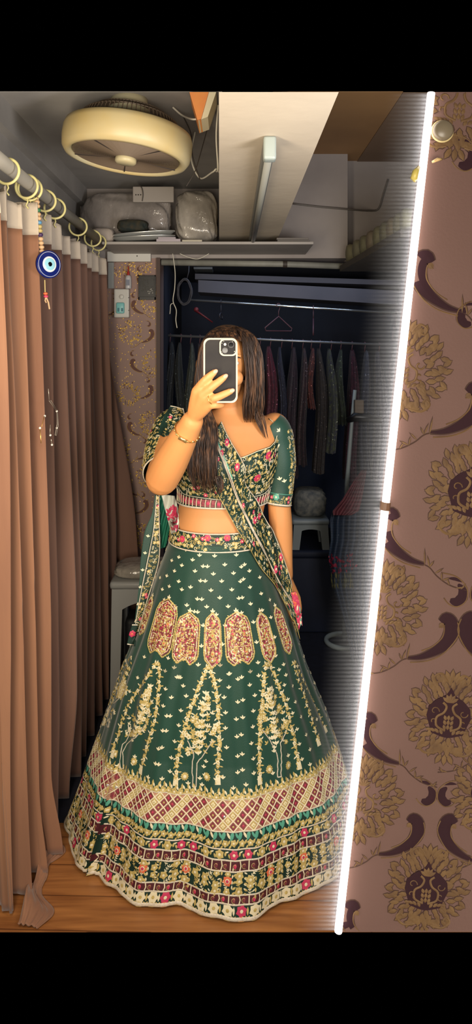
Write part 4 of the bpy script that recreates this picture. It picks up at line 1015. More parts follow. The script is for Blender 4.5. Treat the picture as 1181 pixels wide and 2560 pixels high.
# bracelet and ring
gold = mat('yellow_gold', (226, 176, 100), .22, metal=.85)
def band_on(a, b_, t_, R, r, tilt=0):
    c = a.lerp(b_, t_); d = (b_ - a).normalized(); u = d.cross(Vector((0, 1, 0))).normalized(); v_ = d.cross(u)
    return [c + (u * cos(q) + v_ * sin(q)) * R + d * tilt * cos(q) for q in [2 * pi * i / 40 for i in range(40)]], c, d, u, v_
pts, c, d, u, v_ = band_on(EL, WR, .83, .0325, 0, .004)
br = MB().tube(pts, .0016, 8, closed=True).build('bracelet', gold, PW, True)
q = MB(); w_ = (c - Vector((0, 0, ZC))).normalized() * -1; w_ = (w_ - d * w_.dot(d)).normalized(); sd = d.cross(w_)
o_ = c + w_ * .0325
q.v += [o_ + sd * sx * .011 + d * sy * .004 + w_ * h for h in (-.002, .0022) for sx, sy in ((-1, -1), (1, -1), (1, 1), (-1, 1))]; q.f += [(0, 3, 2, 1), (4, 5, 6, 7), (0, 1, 5, 4), (1, 2, 6, 5), (2, 3, 7, 6), (3, 0, 4, 7)]; q.m += [0] * 6
for k in range(6): q.ball(c + (w_ * cos(.62 + k * .2) + sd * sin(.62 + k * .2) * (1 if k % 2 else -1)) * .0328, .0026, n=8, m=6)
pl = q.build('bracelet_plate', mat('pale_gold', (240, 205, 140), .2, metal=.8), None, True); pl.parent = br
pl.matrix_parent_inverse = Matrix.Translation(PW.location).inverted() @ Matrix.Translation(PW.location) 
pts, c, d, u, v_ = band_on(K[2], FI['ring'][1], .45, .0116, 0)
MB().tube(pts, .0011, 8, closed=True).ball(c + Vector((0, -.0122, 0)), .002).build('finger_ring', gold, PW, True)

# phone, held: a thing of its own
PY = 1.5965
ph = thing('phone', 'dark backed phone in a cream rimmed clear case held up over the face', 'phone', P(552, 1006, PY))
def rr(x0, y0, x1, y1, r, n=8):
    out = []
    for cx_, cy_, a0 in ((x1 - r, y0 + r, -pi / 2), (x1 - r, y1 - r, 0), (x0 + r, y1 - r, pi / 2), (x0 + r, y0 + r, pi)):
        out += [(cx_ + r * cos(a0 + k * pi / 2 / n), cy_ + r * sin(a0 + k * pi / 2 / n)) for k in range(n + 1)]
    return out
def slab(poly, Ya, Yb, Yref=PY):
    n = len(poly); q = [P(x, y, Yref) for x, y in poly]
    v = [Vector((p.x, Ya, p.z)) for p in q] + [Vector((p.x, Yb, p.z)) for p in q]
    return v, [tuple(range(n)), tuple(reversed(range(n, 2 * n)))] + [(i, n + i, n + (i + 1) % n, (i + 1) % n) for i in range(n)]
MB().add(*slab(rr(512.5, 848.5, 592, 1004, 13), PY, PY + .0078)).build('phone_body', mat('graphite_back', (44, 41, 40), .5, col2=(36, 34, 35), nscale=20, spec=.15), ph)
MB().add(*slab(rr(514.5, 850.5, 590, 1002, 12), PY + .0078, PY + .0082)).build('screen', mat('phone_screen', (10, 10, 12), .1), ph)
def rim(poly, w_, Ya, Yb, sc_=None):
    n = len(poly); cx_ = sum(p[0] for p in poly) / n; cy_ = sum(p[1] for p in poly) / n
    x0, x1 = min(p[0] for p in poly), max(p[0] for p in poly); y0, y1 = min(p[1] for p in poly), max(p[1] for p in poly)
    inn = [(cx_ + (x - cx_) * (1 - 2 * w_ / (x1 - x0)), cy_ + (y - cy_) * (1 - 2 * w_ / (y1 - y0))) for x, y in poly]
    a = [P(x, y, PY) for x, y in poly]; b_ = [P(x, y, PY) for x, y in inn]
    v = [Vector((p.x, Y, p.z)) for Y in (Ya, Yb) for L in (a, b_) for p in L]; f = []
    for i in range(n):
        j = (i + 1) % n; f += [(i, j, n + j, n + i), (2 * n + i, 3 * n + i, 3 * n + j, 2 * n + j), (i, 2 * n + i, 2 * n + j, j), (n + i, n + j, 3 * n + j, 3 * n + i)]
    return v, f
cs = mat('cream_case', (176, 168, 148), .35)
MB().add(*rim(rr(509, 845, 594.5, 1007, 15), 4.2, PY - .0016, PY + .0095)).build('case_rim', cs, ph, False)
MB().add(*rim(rr(549, 847, 593, 890, 12), 3.6, PY - .0030, PY + .001)).build('camera_rim', cs, ph)
MB().add(*slab(rr(552, 850, 590.5, 887, 10), PY - .0010, PY + .001)).build('camera_plate', mat('camera_plate', (30, 28, 28), .5, spec=.2), ph)
lm = mat('lens_glass', (6, 6, 8), .05); lr = mat('lens_ring', (60, 58, 58), .3, metal=.6)
for (x, y) in ((578, 862), (563, 876)):
    a_ = Matrix.Translation(P(x, y, PY - .001)) @ Matrix.Rotation(pi / 2, 4, 'X')
    l_ = MB().lathe([(.0001, .0016), (.0056, .0016), (.0056, 0)], 28, a_).build('lens', lm, ph); MB().lathe([(.0056, 0), (.0056, .0022), (.0070, .0022), (.0070, 0)], 28, a_).build('lens_ring', lr, ph)
MB().lathe([(.0001, .001), (.0030, .001), (.0030, 0)], 20, Matrix.Translation(P(563, 861, PY - .001)) @ Matrix.Rotation(pi / 2, 4, 'X')).build('flash', mat('flash_white', (235, 225, 205), .2), ph)
b = MB(); rn = random.Random(2)
for k in range(8): b.ball(P(rn.choice((rn.uniform(554, 560), rn.uniform(580, 588))), rn.uniform(853, 858) if k < 3 else rn.uniform(874, 884), PY - .001), .0010, n=6, m=5)
b.build('sensor_dots', mat('sensor_white', (180, 176, 165), .2), ph)

# ------------------------------------------------------------------ cloth colours
G1 = mat('bottle_green_silk', (20, 66, 52), .55, col2=(15, 54, 43), nscale=3, sheen=.3, bump=.08, bscale=400)
G2 = mat('bottle_green_ground', (16, 48, 38), .6, col2=(13, 42, 34), nscale=20)
C_GOLD, C_CREAM, C_MAR, C_PINK, C_TEAL, C_OR, C_WH, C_SIL = range(8)
TH = [mat('gold_thread', (204, 182, 114), .5, metal=.0, col2=(176, 152, 88), nscale=120), mat('cream_thread', (228, 216, 182), .5), mat('maroon_patch', (112, 50, 54), .55, col2=(146, 68, 74), nscale=150),
      mat('pink_thread', (196, 58, 92), .5), mat('teal_thread', (86, 158, 136), .5), mat('coral_thread', (222, 110, 74), .5), mat('white_beads', (214, 202, 184), .4, col2=(190, 176, 156), nscale=300), mat('mirror_bead', (235, 232, 225), .15, metal=.5)]
CLOTH = [G1, G2, mat('lattice_ground', (192, 150, 122), .6, col2=(170, 116, 100), nscale=90), mat('wine_band', (84, 32, 40), .6, col2=(70, 26, 34), nscale=150)]

# ------------------------------------------------------------------ the skirt
ST = np.array([(.905, -.043, .140, .118), (.87, -.045, .146, .124), (.788, -.050, .172, .145), (.619, -.048, .232, .190), (.499, -.054, .274, .222), (.342, -.050, .330, .262), (.137, -.052, .392, .318), (.0, -.068, .424, .345)])[::-1]
CYS = 2.10
HP = [(190, 2203), (212, 2193), (240, 2184), (282, 2226), (340, 2266), (385, 2273), (430, 2271), (443, 2261), (500, 2288), (585, 2312), (640, 2298), (672, 2280), (700, 2262), (760, 2240), (842, 2200)]
hem = []
for x, y in HP:
    Yh = (ZC - .004) * F / (y - CY); X = (x - CX) * Yh / F; dx, dy = (X + .068) / .424, (Yh - CYS) / .345; hem.append((math.atan2(dx, -dy), math.hypot(dx, dy)))
hem += [(-1.62, 1.05), (-1.42, .98), (1.35, 1.05), (1.62, 1.05), (2.0, 1.05), (2.5, .97), (-2.0, 1.0), (-2.5, 1.04), (math.pi, 1.0), (-math.pi, 1.0)]
hem.sort(); HT = np.array(hem)
def hemr(th):
    d = .035; return sum(w_ * np.interp(th + k * d, HT[:, 0], HT[:, 1]) for k, w_ in ((-1, .25), (0, .5), (1, .25)))
NU, NV = 640, 190
Gs = np.zeros((NV, NU, 3))
th = np.linspace(-pi, pi, NU); hr = hemr(th) - 1
for i in range(NV):
    v = i / (NV - 1); z = .905 + (.004 - .905) * v
    cx, rx, ry = [np.interp(z, ST[:, 0], ST[:, k]) for k in (1, 2, 3)]
    cy = CYT + (CYS - CYT) * min(1, v * 1.6)
    wv = sst(.30, 1.0, v) ** 1.2
    pl_ = (.010 * sst(.02, .3, v)) * np.sin(23 * th + 1.3 * v) + .006 * sst(0.1, .6, v) * np.sin(41 * th + 2) + .022 * sst(.55, 1, v) * (1 - sst(.93, 1, v)) * np.sin(13 * th + .8 + 1.5 * v)
    k = 1 + hr * wv + pl_ * (1 - .5 * wv)
    Gs[i, :, 0] = cx + rx * k * np.sin(th); Gs[i, :, 1] = cy - ry * k * np.cos(th); Gs[i, :, 2] = z
    if v > .9: Gs[i, :, 2] += .006 * (v - .9) / .1 * (1 + np.sin(17 * th)) * .5
Gs[:, -1] = Gs[:, 0]
SK = GridSurf(Gs, 1.0)
if not SK.front[:, NU // 2].mean() > .5: SK = GridSurf(Gs, -1.0)
col0 = int((th.searchsorted(.17)))
def vy(py): return float(np.interp(py, SK.py[:, col0], np.linspace(0, 1, NV)))
V = {k: vy(y) for k, y in dict(b0=1981, l0=1999, l1=2080, t1=2110, w1=2124, w2=2152, w3=2180, w4=2239, w5=2263, hem=2309).items()}
def skm(i, j):
    v = (i + .5) / (NV - 1)
    if v > V['l0'] and v < V['l1']: return 2
    if V['w2'] < v < V['w3'] or V['w4'] < v < V['w5']: return 3
    return 1 if v > V['l1'] else 0
sk = MB(); sk.v = [Vector(p) for p in Gs.reshape(-1, 3)]
for i in range(NV - 1):
    for j in range(NU - 1):
        a = i * NU + j; sk.f.append((a, a + NU, a + NU + 1, a + 1)); sk.m.append(skm(i, j))
D = Deco(SK)
def ring_cord(v, w_, mi, wob=0.0): D.cord([(i / 400, v + wob * sin(i * .9)) for i in range(401)], w_, mi, .0006, .0022)
for k_, w_ in (('l0', .0035), ('l1', .0035), ('w1', .0035), ('w2', .004), ('w3', .004), ('w4', .004), ('w5', .004)): ring_cord(V[k_], w_, C_WH)
D.cord([(i / 640, .994) for i in range(641)], .009, C_WH, .001, .0045)
def around(n, v, fn, jit=0.0):
    for i in range(n): D.fr((i + .5) / n, v + random.uniform(-jit, jit)); fn(i)
# lattice
NL = 88; cw = 1 / NL; hgt = V['l1'] - V['l0']
for i in range(NL):
    for sg in (-1, 1):
        D.cord([((i + sg * 3 * t_ / 9) * cw % 1 if 0 <= (i + sg * 3 * t_ / 9) * cw <= 1 else min(1, max(0, (i + sg * 3 * t_ / 9) * cw)), V['l0'] + hgt * t_ / 9) for t_ in range(10)], .0030, C_CREAM, .0008, .0022)
    for r_ in range(7):
        u = (i + (.5 if r_ % 2 == 0 else 0)) * cw + .0; v = V['l0'] + hgt * (r_ / 6)
        if 0 < r_ < 6:
            D.fr(u, v); mi_ = C_MAR if (i + r_ // 2) % 3 != 2 else C_GOLD
            D.fan([(0, -.0105), (.0085, 0), (0, .0105), (-.0085, 0)], mi_, .0006, .0012)
            if mi_ == C_MAR: D.disc(0, 0, .0028, C_PINK if i % 2 else C_GOLD, .0012, .002, 6)
            else: D.flower(0, 0, .006, C_CREAM, C_GOLD, 4)
            if random.random() < .05: D.disc(.004, .002, .003, C_SIL, .002, .004, 6)
# gold crest above the lattice
def crest(i):
    D.flower(0, .003, .010, C_GOLD, C_CREAM, 5, random.uniform(0, 6))
    D.petal(.004, -.004, random.uniform(-.3, .3), .016, .007, C_GOLD); D.petal(-.006, -.003, -.5, .013, .006, C_CREAM); D.petal(.011, .002, .6, .012, .006, C_GOLD)
around(130, (V['b0'] + V['l0']) / 2, crest, .002)
# teal leaves and gold flowers
around(110, (V['l1'] * .6 + V['t1'] * .4), lambda i: (D.petal(0, -.012, pi + .35, .024, .011, C_TEAL), D.petal(.005, -.010, pi - .5, .018, .007, C_TEAL if i % 2 else C_CREAM)))
around(110, V['t1'], lambda i: (D.flower(0, 0, .0095, C_GOLD, C_CREAM, 5, i), D.petal(.008, .002, .4, .012, .006, C_GOLD), D.petal(-.006, .004, -2.5, .012, .005, C_GOLD)), .002)
# pink flower row
vm = (V['w1'] + V['w2']) / 2
around(66, vm, lambda i: (D.flower(0, 0, .0125, (C_GOLD, C_PINK, C_GOLD)[i % 3] if i % 5 else C_PINK, C_CREAM, 6, i * .7), D.petal(.014, .004, .2, .012, .006, C_GOLD), D.petal(-.014, -.003, 2.9, .012, .005, C_GOLD), D.petal(.015, -.004, 1.2, .01, .004, C_CREAM)))
# maroon box bands
for va, vb, n in ((V['w2'], V['w3'], 104), (V['w4'], V['w5'], 100)):
    hh_ = (vb - va)
    for i in range(n):
        u = i / n
        D.cord([(u, va), (u + (.0012 if i % 2 else 0), va + hh_ * .5), (u, vb)], .0030, C_CREAM, .0006, .002)
        D.fr(u + .5 / n, (va + vb) / 2); D.disc(0, 0, .0040, C_MAR if i % 3 else C_PINK, .0006, .0014, 6, .006); D.curl(0, 0, .008, 1.2, 1, C_GOLD, .0010)
# broad garden band
va, vb = V['w3'], V['w4']
for r_ in range(4):
    v = va + (vb - va) * (r_ + .55) / 4.1
    def fn(i):
        k_ = (i * 7 + r_ * 3) % 9
        if r_ == 1 and i % 4 == 0:
            D.flower(0, 0, .0135, C_OR, C_PINK, 7, i); D.disc(0, 0, .006, C_CREAM, .002, .003, 7); D.disc(0, 0, .004, C_PINK, .003, .004, 7)
        elif k_ < 5: D.flower(0, 0, random.uniform(.009, .013), C_GOLD, C_CREAM, 5, i * 1.3)
        else: D.sprig(0, .006, random.uniform(-1.2, 1.2), .020, C_GOLD if i % 2 else C_CREAM, 3)
        D.petal(.013, .005, 1 + i, .012, .006, C_GOLD); D.petal(.012, -.006, 2 * i, .010, .004, C_CREAM)
    around(86, v, fn, .003)
# scalloped flower border at the hem
va, vb = V['w5'], V['hem']
def hemf(i):
    if i % 6 == 4: D.flower(0, 0, .0150, C_PINK, C_CREAM, 6, i); D.flower(0, .018, .008, C_OR, C_GOLD, 5)
    else:
        D.flower(0, 0, .0155, C_CREAM, C_GOLD, 6, i)
    D.petal(0, .010, pi + .5, .016, .010, C_GOLD); D.petal(0, .010, pi - .5, .016, .010, C_GOLD); D.disc(0, .024, .006, C_GOLD)
    D.petal(.016, .010, 0, .02, .006, C_CREAM if i % 2 else C_GOLD); D.petal(.016, .02, .5, .012, .006, C_GOLD); D.petal(.016, .02, -.5, .012, .006, C_GOLD)
around(76, va + (vb - va) * .38, hemf)
# little three leaf sprigs, where the photograph shows them
o2 = lambda L: [(230 + x / 1.969, 1250 + y / 1.969) for x, y in L]; o3 = lambda L: [(500 + x / 2.9525, 1650 + y / 2.9525) for x, y in L]; o4 = lambda L: [(150 + x / 2.9525, 1650 + y / 2.9525) for x, y in L]
BU = o2([(425, 218), (463, 242), (530, 265), (604, 275), (712, 271), (427, 276), (392, 296), (495, 290), (441, 323), (546, 323), (568, 323), (655, 317), (736, 322), (752, 316), (405, 346), (508, 346), (597, 360), (698, 357), (776, 346), (336, 378), (368, 370), (426, 398), (536, 394), (556, 398), (640, 401), (730, 394), (746, 388), (826, 376), (380, 423), (485, 430), (586, 440), (688, 436), (779, 426), (441, 440), (344, 440), (519, 482), (541, 482), (630, 478), (726, 483), (742, 477), (833, 454), (877, 488), (466, 512), (564, 520), (672, 520), (782, 509), (270, 480), (355, 490), (412, 522), (503, 548), (520, 552), (613, 563), (722, 552), (738, 548), (838, 538), (885, 578), (438, 594), (547, 614), (655, 610), (795, 600), (405, 686), (539, 712), (643, 708), (810, 696), (901, 673), (258, 768), (374, 777), (403, 825), (418, 868), (436, 868), (360, 843), (524, 810), (630, 812), (780, 838), (675, 850), (820, 793), (908, 766), (946, 806)])
BU += o3([(148, 38), (217, 95), (148, 145), (285, 137), (310, 122), (372, 78), (217, 203), (368, 186), (436, 115), (408, 250), (180, 270), (277, 308), (318, 296), (393, 372), (194, 390), (272, 433), (318, 425), (193, 502), (393, 487), (386, 615), (195, 640), (276, 560), (308, 552), (281, 704), (310, 690), (396, 724), (281, 825), (312, 808), (400, 830), (170, 870), (245, 938), (341, 914), (585, 70), (635, 105), (683, 185), (710, 305), (627, 185), (655, 290), (683, 388), (745, 412), (721, 510), (787, 545), (740, 618), (812, 655), (755, 728), (830, 80), (862, 165), (905, 262), (932, 347), (955, 440), (868, 437), (815, 770), (650, 700)])
BU += o4([(845, 52), (878, 122), (777, 82), (778, 215), (910, 192), (825, 277), (932, 260), (895, 368), (786, 402), (810, 404), (880, 473), (758, 518), (782, 518), (730, 650), (754, 648), (822, 713), (706, 762), (732, 762), (815, 825), (650, 862), (750, 872), (570, 125), (845, 600), (762, 330), (517, 225)])
for x, y in BU:
    if D.px(x, y + 4): D.butti(0, 0, .0094, C_CREAM)
# more of the same round the back of the skirt
for i in range(46):
    for r_ in range(15):
        u = (i + .5 * (r_ % 2)) / 46
        if .27 < u < .73: continue
        D.fr(u, .05 + r_ * .047); D.butti(0, 0, .0118, C_CREAM)
# niche shaped medallions
def niche(w_, h_, two, seed):
    rn = random.Random(seed)
    if two: bot = [(w_ * .5, h_ * .30), (w_ * .44, h_ * .40), (w_ * .24, h_ * .5), (w_ * .03, h_ * .40), (-w_ * .03, h_ * .40), (-w_ * .24, h_ * .5), (-w_ * .44, h_ * .40), (-w_ * .5, h_ * .30)]
    else: bot = [(w_ * .5, h_ * .26), (w_ * .42, h_ * .38), (0, h_ * .52), (-w_ * .42, h_ * .38), (-w_ * .5, h_ * .26)]
    out = [(w_ * .5, 0), (w_ * .5, -h_ * .2), (w_ * .38, -h_ * .38), (0, -h_ * .5), (-w_ * .38, -h_ * .38), (-w_ * .5, -h_ * .2), (-w_ * .5, 0)]
    poly = [(w_ * .5, -h_ * .26), (w_ * .5, 0)] + bot + [(-w_ * .5, 0), (-w_ * .5, -h_ * .26), (-w_ * .42, -h_ * .38), (-w_ * .18, -h_ * .45), (0, -h_ * .5), (w_ * .18, -h_ * .45), (w_ * .42, -h_ * .38)]
    ins = lambda f: [(x * f, y * (1 - (1 - f) * w_ / h_)) for x, y in poly]
    D.fill(ins(.92), C_MAR, .0009)
    for k in range(int(w_ * h_ / 2.6e-5)):
        x_, y_ = rn.uniform(-.42, .42) * w_, rn.uniform(-.42, .42) * h_
        if abs(x_) < w_ * .42 * min(1, 1.7 * (1 - abs(y_) / h_ * 1.35)): D.petal(x_, y_, rn.uniform(0, 6.3), .0075, .004, rn.choice((C_GOLD, C_GOLD, C_GOLD, C_CREAM, C_MAR, C_MAR, C_GOLD, C_PINK)), .0016, .0024)
    k = 0
    for f, mi_, ww in ((1, C_GOLD, .0034), (.84, C_CREAM, .0022)):
        q = ins(f); D.line(q, ww, mi_, .0010, .0024, closed=True)
    for i in range(len(poly)):   # picot edge
        a = poly[i]; b_ = poly[(i + 1) % len(poly)]; L = math.hypot(b_[0] - a[0], b_[1] - a[1]); m_ = max(1, int(L / .006))
        for j in range(m_): D.disc(a[0] + (b_[0] - a[0]) * (j + .5) / m_, a[1] + (b_[1] - a[1]) * (j + .5) / m_, .0028, C_GOLD, .0006, .0022, 5)
    cols_ = [-w_ * .2, w_ * .2] if two else [0]; cwid = w_ * (.34 if two else .6)
    for cx_ in cols_:
        for r_ in range(7):
            y = -h_ * .30 + r_ * h_ * .112; t_ = r_ % 3
            if t_ == 0: D.flower(cx_, y, cwid * .30, C_GOLD, C_PINK, 6, rn.uniform(0, 1))
            elif t_ == 1:
                D.line([(cx_ - cwid * .5, y), (cx_ + cwid * .5, y)], .0018, C_CREAM, .001, .002)
                for sg in (-1, 0, 1): D.petal(cx_ + sg * cwid * .3, y + .001, pi, .008, .005, C_GOLD, .001, .002)
            else:
                D.disc(cx_, y, cwid * .22, C_GOLD, .001, .0022, 7, cwid * .3); D.disc(cx_, y, cwid * .1, C_OR, .0022, .003, 5)
                for sg in (-1, 1): D.petal(cx_ + sg * cwid * .36, y + .004, 0, .012, .006, C_CREAM, .001, .002)
        D.disc(cx_ * 1.05, h_ * (.36 if two else .38), .003, C_SIL, .002, .004, 6)
    D.petal(0, -h_ * .5, 0, .012, .006, C_CREAM); D.petal(0, -h_ * .5, .9, .010, .005, C_CREAM); D.petal(0, -h_ * .5, -.9, .010, .005, C_CREAM)
for (x, y, w_, h_, two, rt) in [(268, 566, 46, 190, 0, .28), (345, 628, 120, 270, 1, .20), (470, 680, 112, 236, 1, .10), (593, 690, 82, 246, 0, .01), (727, 680, 138, 244, 1, 0), (858, 676, 72, 236, 0, -.05), (938, 636, 64, 230, 0, -.12)]:
    px_, py_ = 230 + x / 1.969, 1250 + y / 1.969
    if D.px(px_, py_, 0, 1, 14):
        Y = SK.lens(D.u0, D.v0)[4]; sx = w_ / 1.969 * Y / F; 
        du = SK.inv(px_ + 6, py_); dm = abs(du[0] - D.u0) * D.lu; k_ = min(1.9, max(1, dm / (6 * Y / F)))
        k_ = min(1.5, 1 + .35 * ((px_ - 570) / 190) ** 2); niche(sx * k_, h_ / 1.969 * Y / F * 1.04, two, int(x))
for i in range(10):
    u = (.76 + i * .052) % 1; D.fr(u, vy(1600)); niche(.045 if i % 2 else .07, .14, i % 2 == 0, i)
# tree panels
def garland(pts, w_):
    q = crn(pts, max(3, int(sum(math.dist(pts[i], pts[i + 1]) for i in range(len(pts) - 1)) / 10.5)))
    for i, (x, y) in enumerate(q):
        if not D.px(x, y, 0, 1, 10): continue
        mi_ = C_CREAM if i % 3 == 1 else C_GOLD
        D.flower(0, 0, .0064 * w_, mi_, C_GOLD if mi_ == C_CREAM else C_CREAM, 5, i)
        for k in (0, 1, 2): D.petal(.004 * (1 if i % 2 else -1), 0, i * 1.9 + k * 2.1, .0105 * w_, .004 * w_, C_GOLD if k else C_CREAM)
def tree(apex, lf, rf, trunk, c1, c2, w_=1.0, seed=0, LL=None, RL=None):
    rn = random.Random(seed); ax_, ay = apex
    garland([(ax_ - 3, ay + 4)] + (LL or []) + [lf], w_); garland([(ax_ + 3, ay + 4)] + (RL or []) + [rf], w_)
    for f in (lf, rf):
        if D.px(f[0], f[1] + 4, 0, 1, 10): D.fan([(-.006, -.012), (.006, -.012), (.0075, .01), (-.0075, .01)], C_CREAM, .0008, .0022)
    if not trunk: return
    tx, t0, t1 = trunk; sp_ = (rf[0] - lf[0]) / 106
    topx = ax_ + (tx - ax_) * .22; topy = ay + (t1 - ay) * .24
    cx_ = lambda y: topx + (tx - topx) * (y - topy) / (t1 - topy)
    for sg in (-1, 1):   # trunk and boughs in white cord
        L_ = [(tx + sg * 5 * sp_, t1), (tx + sg * 5.5 * sp_, t0), (cx_(t0 - 35) + sg * 15 * sp_, t0 - 35), (cx_(t0 - 62) + sg * 33 * sp_, t0 - 62)]
        uv = [SK.inv(*q)[:2] for q in crn(L_, 14)]; D.cord(uv, .0028, C_WH, .0008, .0024)
    uv = [SK.inv(tx - 5 * sp_, t1)[:2], SK.inv(tx + 5 * sp_, t1)[:2]]; D.cord(uv, .0028, C_WH, .0008, .0024)
    H = (t0 - 30) - topy
    for k in range(12):   # central stem with paired leaves
        y = topy + H * k / 11
        if D.px(cx_(y), y, 0, 1, 8): D.petal(0, .004, 0, .014, .006, C_CREAM); D.petal(0, 0, .9, .013, .006, C_CREAM); D.petal(0, 0, -.9, .013, .006, C_CREAM)
    for k in range(84):
        f = rn.random() ** .8; y = topy + H * f * 1.0; hw = sp_ * (5 + 34 * min(1, f * 1.8)) * (1 - .25 * max(0, f - .8) / .2)
        x = cx_(y) + rn.uniform(-hw, hw)
        if not D.px(x, y, 0, 1, 8): continue
        q = rn.random()
        if q < .16: D.flower(0, 0, rn.uniform(.007, .009), C_GOLD, C_CREAM, 6, rn.uniform(0, 1), .6)
        elif q < .24: D.flower(0, 0, .008, C_CREAM, C_GOLD, 5, rn.uniform(0, 1))
        else:
            a = rn.uniform(-.7, .7); mi_ = rn.choice((C_GOLD, C_CREAM, C_GOLD)); D.petal(0, 0, a, .0115, .0045, mi_); D.petal(0, 0, a + 1.0, .009, .004, mi_); D.petal(0, 0, a - 1.0, .009, .004, mi_)
    for c_ in (c1, c2):
        if c_ and D.px(*c_, 0, 1, 8):
            D.flower(0, 0, .0115, C_GOLD, C_CREAM, 12, 0, .5); D.disc(0, 0, .0075, C_GOLD, .002, .003, 10); D.disc(0, 0, .0045, C_CREAM, .003, .004, 8)
    for k in range(7):
        x, y = rn.uniform(lf[0] + 12, rf[0] - 12), rn.uniform(t0 - 25, t1)
        if abs(x - tx) > 10 and D.px(x, y, 0, 1, 8): D.butti(0, 0, .009, C_CREAM)
tree((522, 1664), (440, 1950), (544, 1950), (487, 1915, 1968), (462, 1942), (517, 1942), 1, 1, [(505, 1702), (484, 1752), (463, 1820), (446, 1890)], [(536, 1702), (544, 1760), (548, 1850)])
tree((670, 1657), (651, 1948), (748, 1912), (699, 1888, 1941), (674, 1925), (720, 1913), 1, 2, [(660, 1701), (657, 1735), (654, 1779), (649, 1840), (649, 1887)], [(684, 1680), (703, 1728), (717, 1768), (726, 1805), (735, 1845), (741, 1880)])
tree((394, 1655), (281, 1882), (354, 1920), (306, 1872, 1921), (291, 1885), (335, 1903), 1.0, 3, [(367, 1694), (350, 1718), (333, 1745), (316, 1775), (303, 1815)], [(399, 1704), (396, 1738), (391, 1775), (384, 1813), (370, 1860)])
tree((737, 1652), (798, 1852), (812, 1818), None, None, None, .85, 4)
tree((322, 1668), (262, 1800), (300, 1720), (272, 1775, 1818), None, None, .9, 5)
for k in range(150):     # dense flowering at the left edge
    rn = random; y = rn.uniform(1640, 1810); x = 322 - (y - 1640) * .36 + rn.uniform(-16, 12)
    if D.px(x, y, rn.uniform(0, 6), 1, 8): D.petal(0, 0, 0, .012, .006, rn.choice((C_GOLD, C_CREAM)))
D.into(sk, 4)
sk.build('lehenga_skirt', CLOTH + TH, PW, True)

# waistband
def ringsurf(fn, nu, nv):
    G_ = [[fn(-pi + 2 * pi * j / (nu - 1), i / (nv - 1)) for j in range(nu)] for i in range(nv)]
    S_ = GridSurf(G_, 1.0)
    if not S_.front[:, nu // 2].mean() > .5: S_ = GridSurf(G_, -1.0)
    return S_
def surf_mb(S_, mi=0, mask=None):
    b_ = MB(); b_.v = [Vector(p) for p in S_.G.reshape(-1, 3)]
    for i in range(S_.nv - 1):
        for j in range(S_.nu - 1):
            if mask and not mask(i, j): continue
            a = i * S_.nu + j; b_.f.append((a, a + S_.nu, a + S_.nu + 1, a + 1)); b_.m.append(mi)
    return b_
def floral(D, u0, u1, v0, v1, step, seed, lo=(0, 0), dens=1.0, pink=.12, only=None):
    """all-over vine embroidery"""
    rn = random.Random(seed); lu, lv = D.S.lens((u0 + u1) / 2, (v0 + v1) / 2)[:2]
    nu = max(1, int((u1 - u0) * lu / step)); nv = max(1, int((v1 - v0) * lv / step))
    for i in range(nu):
        for j in range(nv):
            if rn.random() > dens: continue
            u = u0 + (u1 - u0) * (i + .5 + rn.uniform(-.3, .3)) / nu; v = v0 + (v1 - v0) * (j + .5 + rn.uniform(-.3, .3)) / nv
            D.fr(u, v, rn.uniform(0, 6.28))
            q = rn.random(); mi_ = rn.choice((C_GOLD, C_GOLD, C_CREAM))
            if q < pink: D.flower(0, 0, step * .52, C_PINK, C_CREAM, 6, 0)
            elif q < pink + .22: D.flower(0, 0, step * .50, C_GOLD, C_CREAM, 5, 0)
            elif q < pink + .42: D.curl(0, 0, step * .5, 0, 1, mi_, .0014); D.petal(0, 0, 1, step * .4, step * .2, mi_)
            else: D.sprig(0, step * .5, 0, step * 1.05, mi_, 3)
            D.petal(step * .45, step * .4, rn.uniform(0, 6), step * .38, step * .2, rn.choice((C_GOLD, C_CREAM)))
def wb(th_, t_):
    z = .944 - .052 * t_; cx = -.042; rx = .137 + .006 * t_; r = (rx, .112 + .006 * t_)
    return (cx + r[0] * math.copysign(abs(sin(th_)) ** .92, sin(th_)), CYT - r[1] * math.copysign(abs(cos(th_)) ** .92, cos(th_)), z - .006 * cos(th_))
WBS = ringsurf(wb, 240, 10); b = surf_mb(WBS); D = Deco(WBS)
floral(D, 0, 1, .12, .88, .0125, 5, pink=.08)
for v in (.03, .97): D.cord([(i / 240, v) for i in range(241)], .0042, C_WH, .0006, .003)
for x in (457, 568, 615, 640, 520):
    if D.px(x, 1345, 0, 1, 20): D.flower(0, 0, .0105, C_PINK, C_OR, 7, 0, hh=1.8)
D.into(b, 1); b.build('waistband', [G2] + TH, PW, True)

# blouse with sleeves
ZT = np.array([(0, 1.137), (12, 1.150), (30, 1.166), (48, 1.174), (56, 1.186), (62, 1.215), (68, 1.246), (90, 1.252), (120, 1.248), (150, 1.22), (180, 1.20)])
def blo(th_, t_):
    zt_2 = np.interp(abs(math.degrees(th_)), ZT[:, 0], ZT[:, 1]); z = zt_2 + (1.003 - zt_2) * t_
    p = torso(th_, z, .0058); return (p.x, p.y, p.z)
BS = ringsurf(blo, 300, 60); b = surf_mb(BS); D = Deco(BS)
vband = .80
floral(D, 0, 1, .03, .78, .0135, 11, pink=.05)
for (x, y) in ((642, 1194), (671, 1139)):
    if D.px(x, y, 0, 1, 20): D.flower(0, 0, .0125, C_PINK, C_CREAM, 8, 0, hh=2); D.disc(0, 0, .004, C_OR, .004, .005, 6)
for i in range(300 - 1):
    pass
D.cord([(i / 300, .985) for i in range(301)], .005, C_WH, .0006, .0035)
D.cord([(i / 300, .80) for i in range(301)], .0022, C_WH, .0006, .002)
D.cord([(i / 300, .012) for i in range(301)], .0028, C_CREAM, .0006, .0025)
